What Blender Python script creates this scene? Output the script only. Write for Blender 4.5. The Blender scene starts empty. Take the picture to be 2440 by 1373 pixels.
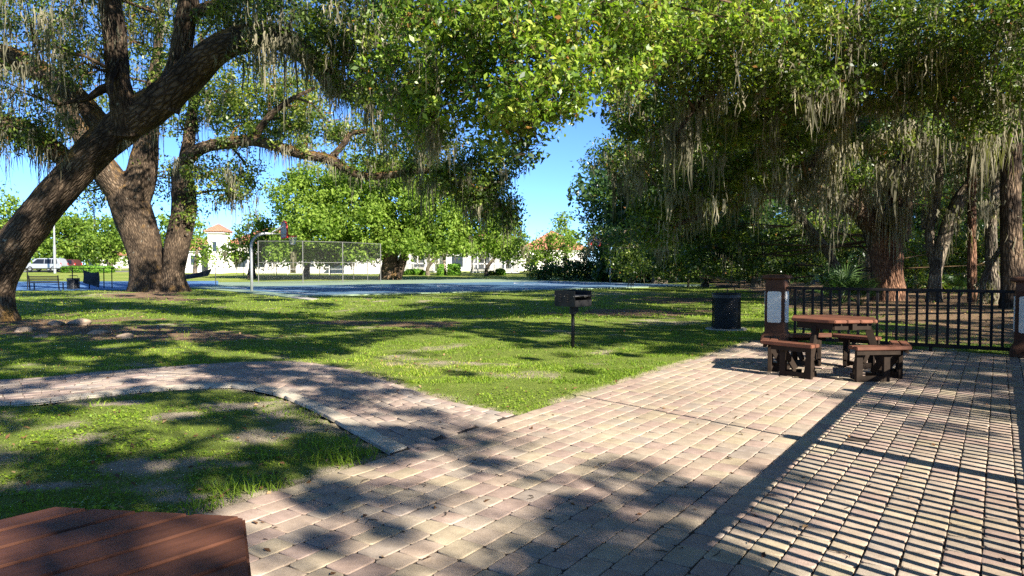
import bpy, bmesh, math, random
import numpy as np
from mathutils import Vector, Matrix

rng = np.random.default_rng(7)
random.seed(7)
SC = bpy.context.scene
COL = SC.collection

# ------------------------------------------------------------------ camera
FPX, CX, CY, HORIZON, EYE = 1742.0, 1220.0, 686.5, 630.0, 1.47
PITCH = math.atan((CY - HORIZON) / FPX)
cam_data = bpy.data.cameras.new('camera')
cam_data.sensor_width = 36.0
cam_data.lens = FPX / 2440.0 * 36.0
cam_data.clip_start = 0.05
cam_data.clip_end = 3000.0
cam = bpy.data.objects.new('camera', cam_data)
cam.location = (0, 0, EYE)
cam.rotation_euler = (math.radians(90) - PITCH, 0, 0)
COL.objects.link(cam)
SC.camera = cam

# ------------------------------------------------------------------ sky, sun, exposure
SUN_ELEV = math.radians(30.0)
SUN_H = np.array([0.638, -0.770])            # horizontal direction towards the sun
SUN_H = SUN_H / np.linalg.norm(SUN_H)
world = bpy.data.worlds.new('World')
SC.world = world
world.use_nodes = True
wn = world.node_tree
bg = wn.nodes['Background']
sky = wn.nodes.new('ShaderNodeTexSky')
sky.sky_type = 'NISHITA'
sky.sun_disc = False
sky.sun_elevation = SUN_ELEV
sky.sun_rotation = math.atan2(SUN_H[0], SUN_H[1])
sky.air_density = 0.53
sky.dust_density = 0.0
sky.ozone_density = 8.5
wn.links.new(sky.outputs[0], bg.inputs[0])
bg.inputs[1].default_value = 0.076

sun_data = bpy.data.lights.new('sun', 'SUN')
sun_data.energy = 3.9
sun_data.angle = math.radians(0.5)
sun_data.color = (1.0, 0.945, 0.86)
sun = bpy.data.objects.new('sun', sun_data)
sdir = Vector((SUN_H[0] * math.cos(SUN_ELEV), SUN_H[1] * math.cos(SUN_ELEV), math.sin(SUN_ELEV)))
sun.rotation_euler = sdir.to_track_quat('Z', 'Y').to_euler()
sun.location = (20, -25, 25)
COL.objects.link(sun)

SC.view_settings.view_transform = 'Standard'
SC.view_settings.look = 'None'
SC.view_settings.exposure = 1.95
SC.view_settings.gamma = 1.0
SC.view_settings.use_curve_mapping = False
SC.render.engine = 'CYCLES'
SC.cycles.max_bounces = 9
SC.cycles.diffuse_bounces = 6
SC.cycles.transmission_bounces = 4
SC.cycles.transparent_max_bounces = 12
SC.cycles.sample_clamp_indirect = 6.0
SC.cycles.use_denoising = False
SC.cycles.use_adaptive_sampling = False

# ------------------------------------------------------------------ photograph geometry helpers
cp, sp = math.cos(PITCH), math.sin(PITCH)
def ray(px, py):
    a = (px - CX) / FPX; b = -(py - CY) / FPX
    return np.array([a, cp + b * sp, -sp + b * cp])
def G(px, py, h=0.0):
    """point at height h seen at a pixel"""
    d = ray(px, py); k = (h - EYE) / d[2]
    return np.array([d[0] * k, d[1] * k, h])
def D3(px, py, depth):
    """point at a forward distance seen at a pixel"""
    d = ray(px, py); k = depth / d[1]
    return np.array([d[0] * k, depth, EYE + d[2] * k])
def project(P):
    P = np.asarray(P, float)
    x = P[..., 0]; y = P[..., 1]; z = P[..., 2] - EYE
    f = y * cp - z * sp; u = y * sp + z * cp
    f = np.where(np.abs(f) < 1e-6, 1e-6, f)
    return CX + FPX * x / f, CY - FPX * u / f, f

PA = math.radians(33.66)                          # patio axis
PD = np.array([math.sin(PA), math.cos(PA)])
PN = np.array([math.cos(PA), -math.sin(PA)])
def patio(off, t, z=0.0):
    p = off * PN + t * PD
    return np.array([p[0], p[1], z])

# ------------------------------------------------------------------ mesh helpers
def new_obj(name, mesh, parent=None):
    o = bpy.data.objects.new(name, mesh)
    COL.objects.link(o)
    if parent is not None:
        o.parent = parent
    return o
def tag(o, label=None, cat=None, group=None, kind=None):
    if label: o['label'] = label
    if cat: o['category'] = cat
    if group: o['group'] = group
    if kind: o['kind'] = kind
    return o
def empty(name, loc=(0, 0, 0), rz=0.0, label=None, cat=None, group=None):
    o = bpy.data.objects.new(name, None)
    o.empty_display_size = 0.3
    o.location = tuple(float(v) for v in loc); o.rotation_euler = (0, 0, rz)
    COL.objects.link(o)
    return tag(o, label, cat, group)
def mesh_np(name, verts, quads=None, tris=None, mat=None, smooth=False, attrs=None):
    verts = np.ascontiguousarray(verts, dtype=np.float32)
    me = bpy.data.meshes.new(name)
    loops = []; starts = []; tot = 0
    if quads is not None and len(quads):
        q = np.asarray(quads, dtype=np.int32); loops.append(q.ravel())
        starts.append(np.arange(len(q), dtype=np.int32) * 4); tot = len(q) * 4
    if tris is not None and len(tris):
        t = np.asarray(tris, dtype=np.int32); loops.append(t.ravel())
        starts.append(tot + np.arange(len(t), dtype=np.int32) * 3)
    loops = np.concatenate(loops); starts = np.concatenate(starts)
    me.vertices.add(len(verts)); me.vertices.foreach_set('co', verts.ravel())
    me.loops.add(len(loops)); me.loops.foreach_set('vertex_index', loops)
    me.polygons.add(len(starts)); me.polygons.foreach_set('loop_start', starts)
    if smooth:
        me.polygons.foreach_set('use_smooth', np.ones(len(starts), dtype=bool))
    me.update(calc_edges=True)
    for k, v in (attrs or {}).items():
        v = np.asarray(v, dtype=np.float32)
        if v.ndim == 1:
            a = me.attributes.new(k, 'FLOAT', 'POINT'); a.data.foreach_set('value', v)
        else:
            a = me.attributes.new(k, 'FLOAT_VECTOR', 'POINT'); a.data.foreach_set('vector', v.ravel())
    if mat: me.materials.append(mat)
    return me
class MB:
    """collects simple solids into one mesh"""
    def __init__(s): s.v = []; s.f = []; s.n = 0
    def add(s, verts, faces):
        s.v.extend([tuple(map(float, p)) for p in verts]); s.f.extend([tuple(i + s.n for i in f) for f in faces]); s.n += len(verts); return s
    def box(s, c, size, rz=0.0, ch=0.0):
        hx, hy, hz = size[0] / 2, size[1] / 2, size[2] / 2
        ca, sa = math.cos(rz), math.sin(rz)
        def T(p): return (c[0] + p[0] * ca - p[1] * sa, c[1] + p[0] * sa + p[1] * ca, c[2] + p[2])
        if ch <= 0:
            P = [(-hx, -hy, -hz), (hx, -hy, -hz), (hx, hy, -hz), (-hx, hy, -hz), (-hx, -hy, hz), (hx, -hy, hz), (hx, hy, hz), (-hx, hy, hz)]
            return s.add([T(p) for p in P], [(3, 2, 1, 0), (4, 5, 6, 7), (0, 1, 5, 4), (1, 2, 6, 5), (2, 3, 7, 6), (3, 0, 4, 7)])
        bm = bmesh.new(); bmesh.ops.create_cube(bm, size=1.0)
        for v in bm.verts: v.co = Vector((v.co.x * 2 * hx, v.co.y * 2 * hy, v.co.z * 2 * hz))
        bmesh.ops.bevel(bm, geom=bm.edges[:], offset=ch, segments=1, affect='EDGES')
        bm.verts.index_update()
        vs = [T(v.co) for v in bm.verts]; fs = [tuple(v.index for v in f.verts) for f in bm.faces]; bm.free()
        return s.add(vs, fs)
    def beam(s, a, b, w, h, up=(0, 0, 1)):
        a = Vector(a); b = Vector(b); d = (b - a).normalized(); u = Vector(up)
        side = d.cross(u)
        if side.length < 1e-4: side = d.cross(Vector((1, 0, 0)))
        side.normalize(); u = side.cross(d).normalized()
        P = []
        for e in (a, b):
            for sx, sz in ((-1, -1), (1, -1), (1, 1), (-1, 1)):
                P.append(e + side * (sx * w / 2) + u * (sz * h / 2))
        return s.add(P, [(0, 1, 2, 3), (7, 6, 5, 4), (0, 4, 5, 1), (1, 5, 6, 2), (2, 6, 7, 3), (3, 7, 4, 0)])
    def tube(s, pts, rad, n=8, cap=True):
        pts = [Vector(p) for p in pts]
        rads = rad if hasattr(rad, '__len__') else [rad] * len(pts)
        base = []
        ref = Vector((0, 0, 1))
        d0 = (pts[-1] - pts[0]).normalized()
        if abs(d0.z) > 0.9: ref = Vector((1, 0, 0))
        V = []; F = []
        for i, p in enumerate(pts):
            d = (pts[min(i + 1, len(pts) - 1)] - pts[max(i - 1, 0)]).normalized()
            x = d.cross(ref).normalized(); y = x.cross(d)
            for k in range(n):
                a = 2 * math.pi * k / n
                V.append(p + x * (math.cos(a) * rads[i]) + y * (math.sin(a) * rads[i]))
        for i in range(len(pts) - 1):
            for k in range(n):
                k2 = (k + 1) % n
                F.append((i * n + k, i * n + k2, (i + 1) * n + k2, (i + 1) * n + k))
        if cap:
            F.append(tuple(range(n))[::-1]); F.append(tuple((len(pts) - 1) * n + k for k in range(n)))
        return s.add(V, F)
    def prism(s, poly, z0, z1):
        n = len(poly)
        V = [(p[0], p[1], z0) for p in poly] + [(p[0], p[1], z1) for p in poly]
        F = [tuple(range(n))[::-1], tuple(range(n, 2 * n))] + [(i, (i + 1) % n, n + (i + 1) % n, n + i) for i in range(n)]
        return s.add(V, F)
    def lathe(s, prof, c, n=20):
        V = []; F = []
        for r, z in prof:
            for k in range(n):
                a = 2 * math.pi * k / n
                V.append((c[0] + r * math.cos(a), c[1] + r * math.sin(a), c[2] + z))
        for i in range(len(prof) - 1):
            for k in range(n):
                k2 = (k + 1) % n
                F.append((i * n + k, i * n + k2, (i + 1) * n + k2, (i + 1) * n + k))
        return s.add(V, F)
    def mesh(s, name, mat=None, smooth=False):
        me = bpy.data.meshes.new(name); me.from_pydata(s.v, [], s.f)
        bm = bmesh.new(); bm.from_mesh(me); bmesh.ops.recalc_face_normals(bm, faces=bm.faces[:]); bm.to_mesh(me); bm.free()
        if smooth: me.polygons.foreach_set('use_smooth', [True] * len(me.polygons))
        if mat: me.materials.append(mat)
        me.update(); return me
    def build(s, name, mat=None, parent=None, smooth=False):
        return new_obj(name, s.mesh(name, mat, smooth), parent)

# smooth value noise in numpy
_perm = rng.random((256, 256))
def vnoise(x, y, scale, seed=0):
    x = np.asarray(x, float) * scale + seed * 17.3 + 1000; y = np.asarray(y, float) * scale + seed * 9.7 + 1000
    xi = np.floor(x).astype(int); yi = np.floor(y).astype(int); fx = x - xi; fy = y - yi
    fx = fx * fx * (3 - 2 * fx); fy = fy * fy * (3 - 2 * fy)
    g = lambda a, b: _perm[a % 256, b % 256]
    return (g(xi, yi) * (1 - fx) + g(xi + 1, yi) * fx) * (1 - fy) + (g(xi, yi + 1) * (1 - fx) + g(xi + 1, yi + 1) * fx) * fy
def fbm(x, y, scale, seed=0, oct=4):
    r = 0; a = 0.5; t = 0
    for i in range(oct):
        r = r + a * vnoise(x, y, scale * 2 ** i, seed + i * 3); t += a; a *= 0.55
    return r / t
def inpoly(x, y, poly):
    x = np.asarray(x, float); y = np.asarray(y, float); c = np.zeros(x.shape, bool)
    n = len(poly); j = n - 1
    for i in range(n):
        xi, yi = poly[i]; xj, yj = poly[j]
        if yi != yj:
            c ^= ((yi > y) != (yj > y)) & (x < (xj - xi) * (y - yi) / (yj - yi) + xi)
        j = i
    return c
def spline(pts, n):
    pts = np.asarray(pts, float)
    m = len(pts)
    P = np.vstack([2 * pts[0] - pts[1], pts, 2 * pts[-1] - pts[-2]])
    u = np.linspace(0, m - 1 - 1e-9, n); i = u.astype(int); f = (u - i)[:, None]
    p0, p1, p2, p3 = P[i], P[i + 1], P[i + 2], P[i + 3]
    return 0.5 * ((2 * p1) + (-p0 + p2) * f + (2 * p0 - 5 * p1 + 4 * p2 - p3) * f ** 2 + (-p0 + 3 * p1 - 3 * p2 + p3) * f ** 3)

# ------------------------------------------------------------------ materials
def M(name):
    m = bpy.data.materials.new(name); m.use_nodes = True
    nt = m.node_tree; b = nt.nodes['Principled BSDF']
    return m, nt, b
def N(nt, t, **kw):
    n = nt.nodes.new(t)
    for k, v in kw.items():
        if k in n.inputs: n.inputs[k].default_value = v
        else: setattr(n, k, v)
    return n
def ramp(nt, stops, fac=None, interp='LINEAR'):
    r = nt.nodes.new('ShaderNodeValToRGB'); e = r.color_ramp.elements; r.color_ramp.interpolation = interp
    while len(e) < len(stops): e.new(0.5)
    for el, (p, c) in zip(e, stops): el.position = p; el.color = (*c, 1)
    if fac is not None: nt.links.new(fac, r.inputs[0])
    return r
def attr(nt, name): return N(nt, 'ShaderNodeAttribute', attribute_name=name)
def mixc(nt, fac, a, b, mode='MIX'):
    n = nt.nodes.new('ShaderNodeMix'); n.data_type = 'RGBA'; n.blend_type = mode
    for sock, v in ((n.inputs[0], fac), (n.inputs[6], a), (n.inputs[7], b)):
        if hasattr(v, 'is_linked'): nt.links.new(v, sock)
        elif isinstance(v, (int, float)): sock.default_value = v
        else: sock.default_value = (*v, 1)
    return n.outputs[2]
def math_n(nt, op, a, b=0.0, clamp=False):
    n = nt.nodes.new('ShaderNodeMath'); n.operation = op; n.use_clamp = clamp
    for sock, v in ((n.inputs[0], a), (n.inputs[1], b)):
        if hasattr(v, 'is_linked'): nt.links.new(v, sock)
        else: sock.default_value = v
    return n.outputs[0]
def bump(nt, b, height, strength, dist=0.02):
    n = nt.nodes.new('ShaderNodeBump'); n.inputs['Strength'].default_value = strength; n.inputs['Distance'].default_value = dist
    nt.links.new(height, n.inputs['Height']); nt.links.new(n.outputs[0], b.inputs['Normal'])
def plain(name, col, rough=0.6, metal=0.0, var=0.25, scale=6.0, bmp=0.15, spec=0.4):
    m, nt, b = M(name)
    tc = N(nt, 'ShaderNodeTexCoord')
    nz = N(nt, 'ShaderNodeTexNoise', Scale=scale, Detail=6.0, Roughness=0.6); nt.links.new(tc.outputs['Object'], nz.inputs['Vector'])
    lo = tuple(c * (1 - var) for c in col); hi = tuple(min(1, c * (1 + var)) for c in col)
    r = ramp(nt, [(0.3, lo), (0.7, hi)], nz.outputs['Fac']); nt.links.new(r.outputs[0], b.inputs['Base Color'])
    b.inputs['Roughness'].default_value = rough; b.inputs['Metallic'].default_value = metal
    b.inputs['Specular IOR Level'].default_value = spec
    if bmp: 
        n2 = N(nt, 'ShaderNodeTexNoise', Scale=scale * 8, Detail=4.0); nt.links.new(tc.outputs['Object'], n2.inputs['Vector'])
        bump(nt, b, n2.outputs['Fac'], bmp)
    return m
def leaf_mat(name, stops, trans=0.42, rough=0.40, spec=0.5):
    m, nt, b = M(name)
    a = attr(nt, 'tint'); r = ramp(nt, stops, a.outputs['Fac'])
    nt.links.new(r.outputs[0], b.inputs['Base Color']); b.inputs['Roughness'].default_value = rough
    b.inputs['Specular IOR Level'].default_value = spec
    tr = N(nt, 'ShaderNodeBsdfTranslucent')
    boost = mixc(nt, 1.0, r.outputs[0], (1.25, 1.5, 0.5), 'MULTIPLY'); nt.links.new(boost, tr.inputs['Color'])
    mx = N(nt, 'ShaderNodeMixShader'); mx.inputs[0].default_value = trans
    nt.links.new(b.outputs[0], mx.inputs[1]); nt.links.new(tr.outputs[0], mx.inputs[2])
    nt.links.new(mx.outputs[0], nt.nodes['Material Output'].inputs['Surface'])
    return m
LEAF_OAK = leaf_mat('oak_leaf', [(0.0, (0.035, 0.062, 0.014)), (0.5, (0.115, 0.17, 0.025)), (0.85, (0.28, 0.335, 0.048)), (0.95, (0.33, 0.32, 0.07)), (1.0, (0.30, 0.14, 0.04))])
LEAF_NEAR = leaf_mat('near_oak_leaf', [(0.0, (0.03, 0.062, 0.012)), (0.4, (0.105, 0.18, 0.022)), (0.8, (0.27, 0.375, 0.042)), (0.96, (0.42, 0.44, 0.09)), (1.0, (0.34, 0.16, 0.04))], trans=0.42, rough=0.4, spec=0.4)
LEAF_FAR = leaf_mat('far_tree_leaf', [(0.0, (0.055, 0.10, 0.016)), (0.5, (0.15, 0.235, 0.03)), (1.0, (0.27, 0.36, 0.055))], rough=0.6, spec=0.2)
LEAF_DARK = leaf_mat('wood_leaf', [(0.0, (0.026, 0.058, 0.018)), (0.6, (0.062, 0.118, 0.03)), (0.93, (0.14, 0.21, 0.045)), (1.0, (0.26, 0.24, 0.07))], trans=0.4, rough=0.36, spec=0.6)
LEAF_PALM = leaf_mat('palmetto_leaf', [(0.0, (0.035, 0.08, 0.02)), (1.0, (0.10, 0.17, 0.04))], trans=0.3)
MOSS = leaf_mat('spanish_moss', [(0.0, (0.085, 0.080, 0.052)), (0.6, (0.20, 0.18, 0.118)), (1.0, (0.36, 0.315, 0.21))], trans=0.3, rough=0.9, spec=0.1)
GRASS = leaf_mat('grass_blade', [(0.0, (0.07, 0.115, 0.012)), (0.45, (0.165, 0.26, 0.02)), (0.85, (0.31, 0.38, 0.04)), (1.0, (0.48, 0.40, 0.14))], trans=0.35, rough=0.55, spec=0.25)
LITTER = leaf_mat('dry_leaf', [(0.0, (0.07, 0.035, 0.018)), (0.6, (0.20, 0.10, 0.045)), (1.0, (0.38, 0.25, 0.12))], trans=0.1, rough=0.7, spec=0.2)

def bark_mat(name, dark, light, fern=0.5, reddish=None):
    m, nt, b = M(name)
    uv = attr(nt, 'bark'); geo = N(nt, 'ShaderNodeNewGeometry')
    mp = N(nt, 'ShaderNodeMapping'); mp.inputs['Scale'].default_value = (15.0, 3.2, 1.0); nt.links.new(uv.outputs['Vector'], mp.inputs['Vector'])
    wob = N(nt, 'ShaderNodeTexNoise', Scale=3.5, Detail=5.0); nt.links.new(uv.outputs['Vector'], wob.inputs['Vector'])
    vo = N(nt, 'ShaderNodeTexVoronoi', feature='DISTANCE_TO_EDGE', Scale=1.0)
    vv = mixc(nt, 0.9, mp.outputs[0], wob.outputs['Color'], 'ADD'); nt.links.new(vv, vo.inputs['Vector'])
    edge = ramp(nt, [(0.0, (0, 0, 0)), (0.35, (1, 1, 1))], vo.outputs['Distance'])
    nz = N(nt, 'ShaderNodeTexNoise', Scale=1.3, Detail=8.0, Roughness=0.65); nt.links.new(geo.outputs['Position'], nz.inputs['Vector'])
    c1 = mixc(nt, edge.outputs[0], dark, light)
    pat = ramp(nt, [(0.40, (0.38, 0.37, 0.36)), (0.62, (1.15, 1.10, 1.0))], nz.outputs['Fac'])
    c2 = mixc(nt, 1.0, c1, pat.outputs[0], 'MULTIPLY')
    # lichen patches and dry resurrection fern on upper faces
    n2 = N(nt, 'ShaderNodeTexNoise', Scale=2.6, Detail=6.0, Roughness=0.7); nt.links.new(geo.outputs['Position'], n2.inputs['Vector'])
    sx = N(nt, 'ShaderNodeSeparateXYZ'); nt.links.new(geo.outputs['Normal'], sx.inputs[0])
    up = math_n(nt, 'MULTIPLY_ADD', sx.outputs['Z'], 0.35)
    up = math_n(nt, 'ADD', math_n(nt, 'MULTIPLY', sx.outputs['Z'], 0.3), n2.outputs['Fac'])
    fmask = ramp(nt, [(0.62, (0, 0, 0)), (0.74, (fern, fern, fern))], up)
    n3 = N(nt, 'ShaderNodeTexNoise', Scale=30.0, Detail=3.0); nt.links.new(geo.outputs['Position'], n3.inputs['Vector'])
    ferncol = ramp(nt, [(0.35, (0.10, 0.055, 0.016)), (0.65, (0.27, 0.15, 0.04))], n3.outputs['Fac'])
    c3 = mixc(nt, fmask.outputs[0], c2, ferncol.outputs[0])
    n4 = N(nt, 'ShaderNodeTexNoise', Scale=5.0, Detail=4.0, Roughness=0.7); nt.links.new(geo.outputs['Position'], n4.inputs['Vector'])
    lich = ramp(nt, [(0.66, (0, 0, 0)), (0.72, (0.7, 0.7, 0.7))], n4.outputs['Fac'])
    c4 = mixc(nt, lich.outputs[0], c3, (0.30, 0.31, 0.25))
    nt.links.new(c4, b.inputs['Base Color']); b.inputs['Roughness'].default_value = 0.9
    b.inputs['Specular IOR Level'].default_value = 0.15
    hh = math_n(nt, 'ADD', math_n(nt, 'MULTIPLY', edge.outputs[0], 0.8), math_n(nt, 'MULTIPLY', n3.outputs['Fac'], 0.5))
    bump(nt, b, hh, 0.9, 0.05)
    return m
BARK_OAK = bark_mat('oak_bark', (0.045, 0.031, 0.021), (0.19, 0.138, 0.094), 0.85)
BARK_GREY = bark_mat('grey_bark', (0.08, 0.065, 0.05), (0.33, 0.28, 0.21), 0.25)
BARK_RED = bark_mat('pine_bark', (0.09, 0.045, 0.027), (0.34, 0.19, 0.12), 0.1)
# ================================================================== GROUND
OFF_L, OFF_R, T_END = -3.88, 0.62, 14.35
patio_poly = [tuple(patio(OFF_L, -3)[:2]), tuple(patio(OFF_R, -3)[:2]), tuple(patio(OFF_R, T_END)[:2]), tuple(patio(OFF_L, T_END)[:2])]
up_px = [(0, 905), (250, 885), (430, 871), (600, 862), (700, 862), (790, 872), (900, 900), (1050, 950), (1242, 990)]
lo_px = [(0, 965), (200, 945), (330, 931), (460, 922), (560, 920), (650, 936), (720, 962), (800, 1003), (945, 1087)]
up_g = [G(*p)[:2] for p in up_px]; lo_g = [G(*p)[:2] for p in lo_px]
up_g = [up_g[0] + np.array([-5.2, -1.6]), up_g[0] + np.array([-2.6, -0.7])] + up_g
lo_g = [lo_g[0] + np.array([-5.2, -1.5]), lo_g[0] + np.array([-2.6, -0.7])] + lo_g
up_s = spline(up_g, 160); lo_s = spline(lo_g, 160)
path_poly = [tuple(p) for p in up_s] + [tuple(p) for p in lo_s[::-1]]

CC = np.array([-3.2, 49.0]); CU = np.array([0.8, 0.6]); CV = np.array([-0.6, 0.8])
def court(a, b, z=0.0): 
    p = CC + a * CU + b * CV
    return np.array([p[0], p[1], z])

def base_h(x, y):
    """long terrain: the far lawn climbs a little"""
    d = np.clip((y - 66) / 45, 0, 1); d = d * d * (3 - 2 * d)
    lx = np.clip((x - 7.5 - 0.10 * y) / 10.0, 0, 1) * np.clip((y - 14) / 8, 0, 1) * np.clip((60 - y) / 20, 0, 1)
    return 0.55 * d + 0.45 * lx
def terrain(x, y):
    x = np.asarray(x, float); y = np.asarray(y, float)
    near = np.clip((60 - y) / 30, 0, 1)
    h = base_h(x, y) - 0.012 + near * (fbm(x, y, 0.35, 5, 3) - 0.5) * 0.05 + np.clip((25 - y) / 10, 0, 1) * (fbm(x, y, 2.2, 9, 2) - 0.5) * 0.025
    a = (x - CC[0]) * CU[0] + (y - CC[1]) * CU[1]; b = (x - CC[0]) * CV[0] + (y - CC[1]) * CV[1]
    flat = np.clip(1 - (np.maximum(np.abs(a) - 17, np.abs(b - 4) - 14)) / 4, 0, 1)
    h = h * (1 - flat) + flat * -0.03
    # root mounds round the two oaks
    for (cx, cy, r, hh) in MOUNDS:
        h = h + hh * np.exp(-((x - cx) ** 2 + (y - cy) ** 2) / (r * r))
    pit = inpoly(x, y, patio_poly) | inpoly(x, y, path_poly)
    return np.where(pit, -0.07, h)
pA = G(-25, 776); pB = G(378, 698)
MOUNDS = [(pA[0], pA[1], 2.0, 0.10), (pB[0], pB[1], 3.0, 0.12)]

sand_spots = [(960, 852, 90, 16), (1075, 832, 60, 9), (1250, 893, 70, 8), (1430, 838, 50, 7), (225, 1040, 130, 28), (300, 1105, 170, 26), (60, 1080, 120, 20), (520, 960, 90, 12), (600, 1040, 80, 16), (180, 1010, 90, 14), (760, 1120, 60, 14),
              (70, 1000, 110, 18), (420, 985, 60, 12), (470, 1090, 70, 12), (640, 985, 60, 14), (120, 1150, 100, 12), (430, 1185, 80, 12), (700, 1010, 70, 14), (350, 1160, 70, 10), (20, 985, 70, 10), (560, 1105, 60, 10),
              (300, 958, 80, 8), (860, 1110, 50, 12), (700, 880, 60, 8), (1600, 770, 60, 6), (560, 870, 70, 5), (1480, 700, 120, 5)]
soil_spots = [(120, 785, 330, 26), (500, 800, 120, 8), (350, 706, 110, 9), (1500, 745, 160, 8), (1620, 715, 130, 6), (1000, 772, 150, 6), (850, 770, 90, 5)]
def bare_mask(x, y):
    x = np.asarray(x, float); y = np.asarray(y, float)
    px, py, f = project(np.stack([x, y, np.zeros_like(x)], -1))
    wob = (fbm(x, y, 1.6, 21, 3) - 0.5)
    m = np.zeros_like(x)
    for (cx, cy, rx, ry) in sand_spots:
        d = np.sqrt(((px - cx) / rx) ** 2 + ((py - cy) / ry) ** 2)
        m = np.maximum(m, np.clip(0.95 - 0.75 * d + wob * 2.6, 0, 0.92 if cy > 915 else 0.55))
    n = fbm(x, y, 1.1, 3, 4)
    m = np.maximum(m, np.clip((n - 0.66) * 8, 0, 0.6))
    m = np.where(f > 0.5, m, np.clip((n - 0.6) * 9, 0, 1))
    # worn soil beside the paving
    for (px0, py0), (px1, py1) in edge_lines:
        ex, ey = px1 - px0, py1 - py0; L2 = ex * ex + ey * ey
        tt = np.clip(((x - px0) * ex + (y - py0) * ey) / L2, 0, 1)
        dd = np.hypot(x - px0 - tt * ex, y - py0 - tt * ey)
        m = np.maximum(m, np.clip(1.0 - dd / (0.13 + 0.25 * (wob + 0.35)), 0, 1) * 0.9)
    return np.clip(m, 0, 1) * (y < 40)
def soil_mask(x, y):
    x = np.asarray(x, float); y = np.asarray(y, float)
    px, py, f = project(np.stack([x, y, np.zeros_like(x)], -1))
    wob = (fbm(x, y, 0.9, 31, 3) - 0.5)
    m = np.zeros_like(x)
    for (cx, cy, rx, ry) in soil_spots:
        d = np.sqrt(((px - cx) / rx) ** 2 + ((py - cy) / ry) ** 2)
        m = np.maximum(m, np.clip(1.5 - d + wob * 2.2, 0, 1))
    m = np.where(f > 0.5, m, 0)
    # woodland floor on the right
    wood = np.clip((x - (5.3 + 0.16 * y) + wob * 4) / 1.5, 0, 1) * (y > 13.5) * np.clip((75 - y) / 10, 0, 1)
    side = np.clip(((x * PN[0] + y * PN[1]) - 0.9 + wob) / 0.5, 0, 1) * (y < 16)
    return np.clip(np.maximum(np.maximum(m, wood), side), 0, 1)
edge_lines = []
for a, b in ((6.8, 14.3), (-1, 5.9)):
    edge_lines.append((patio(OFF_L - 0.02, a)[:2], patio(OFF_L - 0.02, b)[:2]))
for s in (up_s, lo_s):
    for i in range(40, 159, 6): edge_lines.append((s[i], s[min(i + 6, 159)]))

def axis(parts):
    return np.unique(np.concatenate([np.arange(a, b, st) for a, b, st in parts]))
gx = axis([(-900, -160, 60), (-160, -40, 6), (-40, -14, 1.0), (-14, 12, 0.16), (12, 40, 0.8), (40, 160, 6), (160, 901, 60)])
gy = axis([(-120, -20, 12), (-20, 2, 1.0), (2, 20, 0.16), (20, 44, 0.5), (44, 120, 2), (120, 260, 10), (260, 1501, 80)])
GX, GY = np.meshgrid(gx, gy)
GZ = terrain(GX, GY)
nx, ny = len(gx), len(gy)
idx = np.arange(nx * ny).reshape(ny, nx)
quads = np.stack([idx[:-1, :-1], idx[:-1, 1:], idx[1:, 1:], idx[1:, :-1]], -1).reshape(-1, 4)
bareA = bare_mask(GX.ravel(), GY.ravel()); soilA = soil_mask(GX.ravel(), GY.ravel())

m, nt, b = M('lawn_ground')
tc = N(nt, 'ShaderNodeTexCoord')
n1 = N(nt, 'ShaderNodeTexNoise', Scale=3.0, Detail=8.0, Roughness=0.7); nt.links.new(tc.outputs['Object'], n1.inputs['Vector'])
n2 = N(nt, 'ShaderNodeTexNoise', Scale=75.0, Detail=6.0, Roughness=0.75); nt.links.new(tc.outputs['Object'], n2.inputs['Vector'])
n3 = N(nt, 'ShaderNodeTexNoise', Scale=0.25, Detail=4.0); nt.links.new(tc.outputs['Object'], n3.inputs['Vector'])
green = ramp(nt, [(0.3, (0.075, 0.115, 0.016)), (0.5, (0.14, 0.20, 0.028)), (0.72, (0.24, 0.28, 0.05))], n1.outputs['Fac'])
g2 = mixc(nt, 0.55, green.outputs[0], ramp(nt, [(0.38, (0.02, 0.03, 0.008)), (0.62, (0.28, 0.33, 0.06))], n2.outputs['Fac']).outputs[0])
far = ramp(nt, [(0.35, (0.16, 0.22, 0.035)), (0.65, (0.26, 0.28, 0.06))], n3.outputs['Fac'])
sepo = N(nt, 'ShaderNodeSeparateXYZ'); nt.links.new(tc.outputs['Object'], sepo.inputs[0])
fd = N(nt, 'ShaderNodeMapRange'); fd.inputs[1].default_value = 45; fd.inputs[2].default_value = 65; nt.links.new(sepo.outputs['Y'], fd.inputs[0])
g3 = mixc(nt, fd.outputs[0], g2, far.outputs[0])
sand = ramp(nt, [(0.32, (0.18, 0.14, 0.085)), (0.66, (0.50, 0.41, 0.29))], n2.outputs['Fac'])
soil = ramp(nt, [(0.3, (0.07, 0.042, 0.024)), (0.52, (0.20, 0.13, 0.075)), (0.7, (0.40, 0.28, 0.165))], n2.outputs['Fac'])
ab = attr(nt, 'bare'); aso = attr(nt, 'soil')
bm_ = math_n(nt, 'MULTIPLY_ADD', n2.outputs['Fac'], 0.6); 
bfac = math_n(nt, 'ADD', math_n(nt, 'MULTIPLY', ab.outputs['Fac'], 0.8), math_n(nt, 'MULTIPLY', math_n(nt, 'SUBTRACT', n2.outputs['Fac'], 0.5), 1.5))
bfac = math_n(nt, 'ADD', bfac, math_n(nt, 'MULTIPLY', math_n(nt, 'SUBTRACT', n1.outputs['Fac'], 0.5), 1.2))
bf = ramp(nt, [(0.2, (0, 0, 0)), (0.62, (1, 1, 1))], bfac)
sfac = math_n(nt, 'ADD', aso.outputs['Fac'], math_n(nt, 'MULTIPLY', math_n(nt, 'SUBTRACT', n1.outputs['Fac'], 0.5), 1.2))
sf = ramp(nt, [(0.35, (0, 0, 0)), (0.6, (1, 1, 1))], sfac)
c = mixc(nt, bf.outputs[0], g3, sand.outputs[0]); c = mixc(nt, sf.outputs[0], c, soil.outputs[0])
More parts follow.
